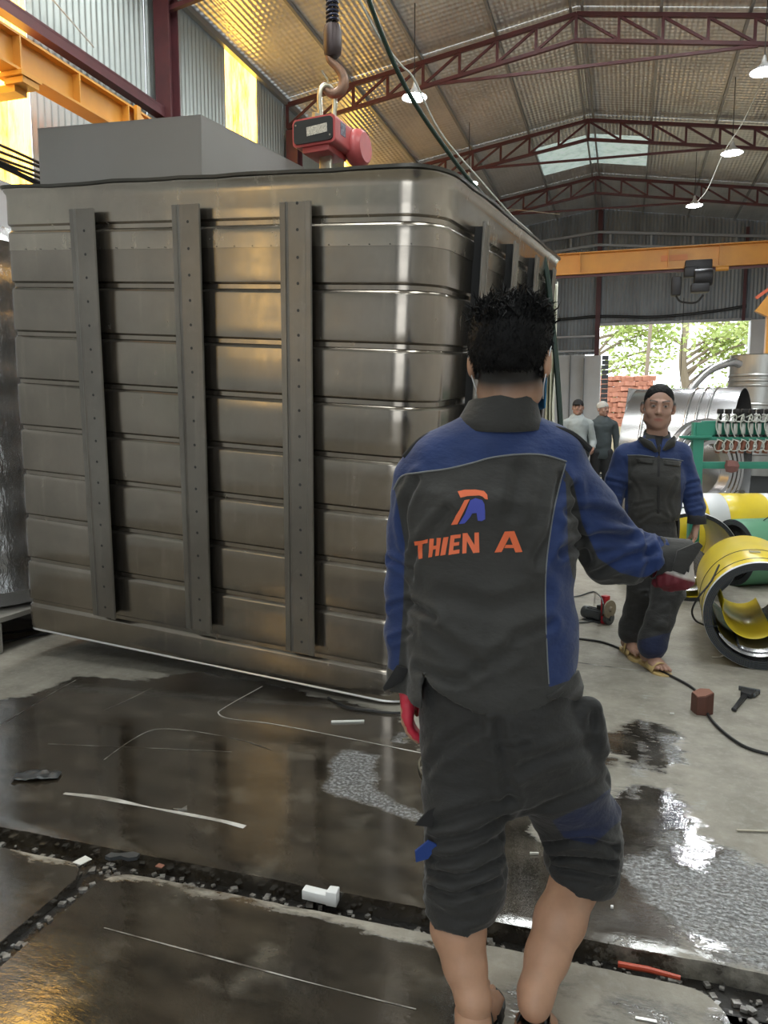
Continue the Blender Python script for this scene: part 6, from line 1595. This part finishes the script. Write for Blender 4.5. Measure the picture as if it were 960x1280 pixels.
def hl2(x, y, z):
    front = .088 - .10 * np.clip((np.abs(x) - .030) / .05, 0, 1) ** 2 - .0
    lim = np.where(y > .02, .072 + .010 * np.cos(x * 40), np.where(y > -.02, .010, -.045))
    t = np.clip((y - .02) / .05, 0, 1); lim = .010 + (.088 - .010) * t; lim = np.where(y < -.01, .010 - .055 * np.clip((-.01 - y) / .06, 0, 1), lim)
    lim = np.where((y > .02) & (np.abs(x) > .064), np.minimum(lim, .042), lim)
    return np.clip((z - lim + .006) / .014, 0, 1)
nb = sum(len(v) for v, f in bp_); ha = head_attrs(Vh, HM2, HS2, hl2)
to_obj('body', [(Vh, Fh)] + bp_, M_['skin_b'], man2, base2, {k: np.concatenate([v, np.zeros(nb)]) for k, v in ha.items()})
S = Sdf(*bounds([W(823, 509, 4.47)], .17), .0038); R2 = [[HM2[i][j] for j in range(3)] for i in range(3)]
H2 = lambda x, y, z: np.array(HM2 @ Vector((x * HS2, y * HS2, z * HS2)))
S.ell(H2(0, -.012, .040), (.0790 * HS2, .0975 * HS2, .0892 * HS2), R2, .01)
S.ell(H2(0, .122, -.002), (.080, .100, .108), R2, .012, 's'); S.ell(H2(0, .04, -.10), (.11, .135, .115), R2, .01, 's')
for q in (-1, 1): S.ell(H2(q * .088, .00, -.012), (.022, .028, .042), R2, .006, 's')
Vr, Fr = S.mesh(); Vr = Vr + vnormals(Vr, Fr) * (np.array([mnoise.noise((a * 90, b * 90, c * 90)) for a, b, c in Vr]) * .0018)[:, None]
to_obj('hair', [(Vr, Fr)], M_['hair'], man2, base2)
# jacket
S = Sdf(*bounds([W(742, 545, 4.62), W(890, 545, 4.3), W(760, 680, 4.3)], .06), .0075)
S.limb([(W(814, 668, 4.48), .150), (W(816, 630, 4.48), .152), (W(819, 595, 4.48), .168)], .04, ((0, 1, 0), 1.35))
S.limb([(W(819, 595, 4.48), .168), (W(820, 566, 4.48), .115), (W(822, 552, 4.48), .070)], .04, ((0, 1, 0), 1.25))
S.cone(W(785, 566, 4.48), W(850, 566, 4.48), .062, .062, .05)
S.limb([(W(781, 572, 4.48), .072), (W(771, 600, 4.49), .064), (W(765, 625, 4.5), .060), (W(762, 655, 4.43), .050)], .015)
S.limb([(W(850, 574, 4.48), .070), (W(859, 600, 4.48), .062), (W(865, 616, 4.47), .060), (W(869, 636, 4.44), .055), (W(871, 648, 4.42), .050)], .015)
Zg = (S.lo[2] + S.h * np.arange(S.n[2]))[None, None, :]; Xg = (S.lo[0] + S.h * np.arange(S.n[0]))[:, None, None]
arm = (Xg < W(775, 0, 4.45)[0]) | (Xg > W(847, 0, 4.45)[0])
S.D = np.maximum(S.D, np.where(arm, W(871, 652, 4.42)[2] - Zg, W(815, 664, 4.35)[2] - Zg)).astype(np.float32)
Vj, Fj = S.mesh(); Vj = smooth_v(Vj, Fj, 2, .5)
Q = lambda px, py, Y=4.36: W(px, py, Y)
cre = [([Q(790, 600), Q(800, 620), Q(795, 640)], .012, .006), ([Q(845, 600), Q(835, 625), Q(840, 645)], .012, .006), ([Q(800, 650), Q(820, 640), Q(840, 650)], .010, .006), ([Q(795, 632), Q(815, 628)], .010, .005),
       ([W(857, 606, 4.4), W(872, 602, 4.42)], .010, .008), ([W(859, 622, 4.4), W(876, 618, 4.42)], .010, .008), ([W(862, 636, 4.4), W(877, 632, 4.42)], .009, .006), ([W(760, 600, 4.4), W(782, 606, 4.4)], .010, .008), ([W(756, 620, 4.4), W(780, 626, 4.4)], .010, .008), ([Q(780, 575), Q(788, 600)], .010, .006)]
cre = snap(Vj, Fj, [(a, b, c * .65) for a, b, c in cre])
Vj = wrinkle(Vj, Fj, .006, (8, 8, 12), 21, cre)
PX_, PY_ = to_px(Vj)
yoke = np.interp(PX_, (780, 800, 818, 828, 855), (569, 569, 571, 573, 577)) - PY_
zone = np.maximum(yoke, np.maximum(785 - PX_, np.minimum(PX_ - 851, 655 - PY_)))
zone = np.where((np.abs(PX_ - 822) < 16) & (PY_ < 549), -1, zone) * .004
jk2 = to_obj('work_jacket', [(Vj, Fj)], M_['jacket'], man2, base2, {'zone': zone})
bvh2 = BVHTree.FromPolygons([Vector(v) for v in Vj], [tuple(f) for f in Fj])
def on2(px, py, off=.002):
    r = cray(px, py); r = r / np.linalg.norm(r); h = bvh2.ray_cast(Vector(CAM), Vector(r))
    return ((V3(h[0]) + V3(h[1]) * off) if h[0] is not None else W(px, py, 4.38)) - base2
def patch2(poly, off, m, name, nsub=2, th=.003):
    bm = bmesh.new(); bmesh.ops.triangulate(bm, faces=[bm.faces.new([bm.verts.new((x, y, 0)) for x, y in poly])])
    for _ in range(nsub): bmesh.ops.subdivide_edges(bm, edges=bm.edges[:], cuts=1, use_grid_fill=True)
    bm.verts.index_update(); mb = MB(); mb.add([on2(v.co.x, v.co.y, off) for v in bm.verts], [tuple(v.index for v in f.verts) for f in bm.faces]); bm.free()
    o = mb.build(name, m, jk2); o.modifiers.new('t', 'SOLIDIFY').thickness = th; return o
patch2([(818, 545), (829, 545), (827, 556), (824, 572)], .001, M_['black_cloth'], 'undershirt')
patch2([(794, 573), (818, 574), (816, 581), (797, 578)], .006, M_['grey_cloth'], 'pocket_flap'); patch2([(829, 575), (851, 577), (849, 583), (830, 581)], .006, M_['grey_cloth'], 'pocket_flap')
patch2([(822, 570), (825, 570), (824, 662), (821, 662)], .003, M_['black_cloth'], 'zip_placket')
for pts in (((784, 569), (800, 569), (818, 571)), ((828, 573), (842, 574), (854, 576))):
    mb = MB(); mb.tube([tuple(on2(x, y, .001)) for x, y in catmull([np.array(p, float) for p in pts], 5)], .0025, 5); mb.build('seam_piping', M_['pocket_edge'], jk2)
for a, b_, c_ in (((800, 541), (815, 553), (823, 565)), ((842, 541), (832, 553), (827, 563))):
    vs = [on2(a[0], a[1] + 4, .010), on2(b_[0], b_[1], .012), on2(c_[0], c_[1], .008), on2(c_[0] - (4 if a[0] < 820 else -4), c_[1] + 1, .006), on2(b_[0] - (9 if a[0] < 820 else -9), b_[1] + 6, .008), on2(a[0] - (2 if a[0] < 820 else -2), a[1] + 9, .008)]
    mb = MB(); mb.add(vs, [(0, 1, 4, 5), (1, 2, 3, 4)]); mb.build('lapel', M_['grey_cloth'], jk2).modifiers.new('t', 'SOLIDIFY').thickness = .006
cc_ = W(822, 543, 4.485)
rs = []
for dz, r, op in ((-.03, .092, .0), (-.005, .082, .01), (.028, .076, .014), (.036, .072, .018), (.030, .068, .018)):
    rs.append([cc_ + np.array([r * math.sin(a), r * .9 * math.cos(a) + .01, dz - .028 * (1 - math.cos(a)) / 2 * 1.5]) - base2 for a in np.linspace(-PI * .80, PI * .80, 26)])
mb = MB(); mb.add([p for r in rs for p in r], [(i * 26 + k, i * 26 + k + 1, (i + 1) * 26 + k + 1, (i + 1) * 26 + k) for i in range(4) for k in range(25)]); mb.build('collar', M_['grey_cloth'], jk2).modifiers.new('t', 'SOLIDIFY').thickness = .004
for c_ in (W(871, 650, 4.42), W(762, 657, 4.43)):
    band([[p - 0 for p in ring(c_ + [0, 0, .03], .051, .051, w=.004)], ring(c_, .052, .052, w=.004), ring(c_ + [0, 0, -.02], .053, .053), ring(c_ + [0, 0, -.022], .042, .042)][:], 'cuff', M_['black_cloth'], jk2)
    ob = jk2.children[-1]
for ch in jk2.children:      # cuffs were made relative to the first man's base: shift them
    if ch.name.startswith('cuff') and 'flap' not in ch.name:
        ch.location = tuple(base1 - base2)
# trousers
S = Sdf(*bounds([W(770, 650, 4.7), W(870, 650, 4.2), W(770, 815, 4.75), W(840, 815, 4.15)], .06), .0075)
S.limb([(W(815, 655, 4.48), .135), (W(815, 680, 4.48), .150)], .04, ((0, 1, 0), 1.2))
S.limb([(W(828, 690, 4.46), .098), (W(834, 742, 4.36), .085), (W(824, 775, 4.33), .078), (W(816, 800, 4.31), .078), (W(815, 807, 4.31), .082)], .025)
S.limb([(W(803, 690, 4.48), .096), (W(803, 735, 4.49), .082), (W(795, 765, 4.54), .072), (W(789, 784, 4.57), .070), (W(788, 790, 4.57), .074)], .025)
S.cone(W(845, 738, 4.36), W(850, 742, 4.36), .055, .035, .03)
Vt, Ft = S.mesh(); Vt = smooth_v(Vt, Ft, 1, .5)
Vt = wrinkle(Vt, Ft, .005, (8, 8, 13), 31, [([Q(800, 690, 4.35), Q(825, 700, 4.33)], .012, .008), ([Q(820, 725, 4.3), Q(848, 735, 4.3)], .010, .010), ([Q(812, 765, 4.25), Q(835, 760, 4.25)], .010, .009), ([Q(808, 785, 4.23), Q(830, 782, 4.23)], .010, .008), ([Q(790, 745, 4.4), Q(808, 742, 4.4)], .010, .008)])
z2 = lambda py: W(815, py, 4.28)[2]
to_obj('trousers', [(Vt, Ft)], M_['trouser'], man2, base2, {'zone': np.where(to_px(Vt)[0] > 797, to_px(Vt)[1] - 797 + .25 * (to_px(Vt)[0] - 812), -1) * .004})
sandal(aF, (.18, -1, -.04), -1, M_['tan_sandal'], man2, base2, 1.05, straps=((.09, .085),))
sandal(aB, (.10, -1, .0), 1, M_['tan_sandal'], man2, base2, 1.05, straps=((.09, .05), (.03, .02)))

# ---------------------------------------------------------------- two men far back by the white pier
def far_person(px, Y, htop, label, top_m, leg_m, hat_m, hood, face_yaw, seed, cap):
    b = np.array([W(px, 560, Y)[0], Y, 0.0]); X0 = b[0]
    t = thing('person', label, 'person', tuple(toB(b)), (0, 0, YAW))
    hz = htop - .12; P = lambda x, y, z: np.array([X0 + x, Y + y, z])
    HMx = Matrix.Translation(P(0, 0, hz)) @ Matrix.Rotation(PI + face_yaw, 4, 'Z')
    k = htop / 1.72
    S = Sdf(P(-.42, -.35, -.02), P(.42, .35, htop + .08), .011)
    S.limb([(P(.10, -.04, .09), .038), (P(.10, 0, .48 * k), .055), (P(.08, 0, .88 * k), .085)], .02); S.limb([(P(-.10, .06, .09), .038), (P(-.10, .02, .48 * k), .055), (P(-.08, 0, .88 * k), .085)], .02)
    S.limb([(P(0, 0, .92 * k), .12), (P(0, 0, 1.15 * k), .12), (P(0, 0, 1.36 * k), .13), (P(0, 0, 1.44 * k), .07)], .04, ((0, 1, 0), 1.35)); S.cone(P(0, 0, 1.42 * k), P(0, -.01, hz - .05), .055, .052, .02)
    wr = []
    for q in (-1, 1):
        e = P(q * .26, .02, 1.08 * k); w_ = P(q * .22, -.14, .98 * k) if hood else P(q * .25, -.02, .82 * k); wr.append((e, w_))
        S.limb([(P(q * .19, 0, 1.36 * k), .05), (e, .04), (w_, .028)], .02)
        hand(S, w_, (w_ - e) / np.linalg.norm(w_ - e), (-q, 0, 0), 1.0, .3, q)
    for q, y in ((1, -.04), (-1, .06)): foot(S, P(q * .10, y, .09), (q * .15, -1, 0), 1.0, side=q, toes=False)
    b1_ = S.mesh(); S = Sdf(*bounds([P(0, 0, hz)], .16), .006); head(S, HMx, 1.0); Vh, Fh = S.mesh()
    at = head_attrs(Vh, HMx, 1.0, lambda x, y, z: np.zeros(len(x)))
    to_obj('body', [(Vh, Fh), b1_], M_['skin_b'], t, b, {q: np.concatenate([v, np.zeros(len(b1_[0]))]) for q, v in at.items()})
    S = Sdf(P(-.42, -.35, .7), P(.42, .35, htop), .011)
    S.limb([(P(0, 0, .86 * k), .155), (P(0, 0, 1.10 * k), .150), (P(0, 0, 1.34 * k), .165), (P(0, 0, 1.43 * k), .09)], .04, ((0, 1, 0), 1.3)); S.cone(P(-.15, 0, 1.38 * k), P(.15, 0, 1.38 * k), .06, .06, .04)
    for q, (e, w_) in zip((-1, 1), wr): S.limb([(P(q * .19, 0, 1.36 * k), .066), (e, .058), (w_ + (e - w_) * .15, .046)], .02)
    if hood: S.cone(P(-.05, .05, 1.45 * k), P(.05, .05, 1.45 * k), .07, .07, .03); S.cone(P(-.06, -.03, 1.43 * k), P(.06, -.03, 1.43 * k), .045, .045, .02)
    S.below(.84 * k) if hood else S.below(.80 * k)
    V_, F_ = S.mesh(); V_ = wrinkle(V_, F_, .009, (7, 7, 10), seed); to_obj('hoodie' if hood else 'jacket', [(V_, F_)], top_m, t, b)
    S = Sdf(P(-.3, -.3, .05), P(.3, .3, 1.0), .012)
    for q, y in ((1, -.04), (-1, .06)): S.limb([(P(q * .08, 0, .90 * k), .11), (P(q * .10, y * .5, .48 * k), .078), (P(q * .10, y, .15), .068)], .03)
    S.below(.10); V_, F_ = S.mesh(); V_ = wrinkle(V_, F_, .008, (7, 7, 10), seed + 4); to_obj('trousers', [(V_, F_)], leg_m, t, b)
    S = Sdf(*bounds([P(0, 0, hz)], .17), .007); Rx_ = [[HMx[i][j] for j in range(3)] for i in range(3)]
    hp = lambda x, y, z: np.array(HMx @ Vector((x, y, z)))
    S.ell(hp(0, -.010, .045), (.088, .106, .092), Rx_, .01); S.ell(hp(0, .06 if cap else .04, -.065), (.13, .15, .11 if cap else .10), Rx_, .01, 's')
    if cap: S.cone(hp(-.03, .10, .048), hp(.03, .10, .048), .022, .022, .01)
    V_, F_ = S.mesh(); to_obj('cap' if cap else 'knit_hat', [(V_, F_)], hat_m, t, b)
    for q, y in ((1, -.04), (-1, .06)): sandal(P(q * .10, y, .10), (q * .15, -1, 0), q, M_['black_cloth'], t, b, 1.0)
far_person(721, 12.4, 1.78, 'man in a light grey hoodie and black cap far back by the white pier', M_['grey_hoodie'], M_['dark_trousers'], M_['black_cloth'], True, -.35, 3, True)
far_person(752, 12.8, 1.76, 'man in a dark grey jacket and pale knit hat, half hidden behind the large drum', M_['dark_jacket'], M_['dark_trousers'], M_['beanie'], False, .5, 9, False)
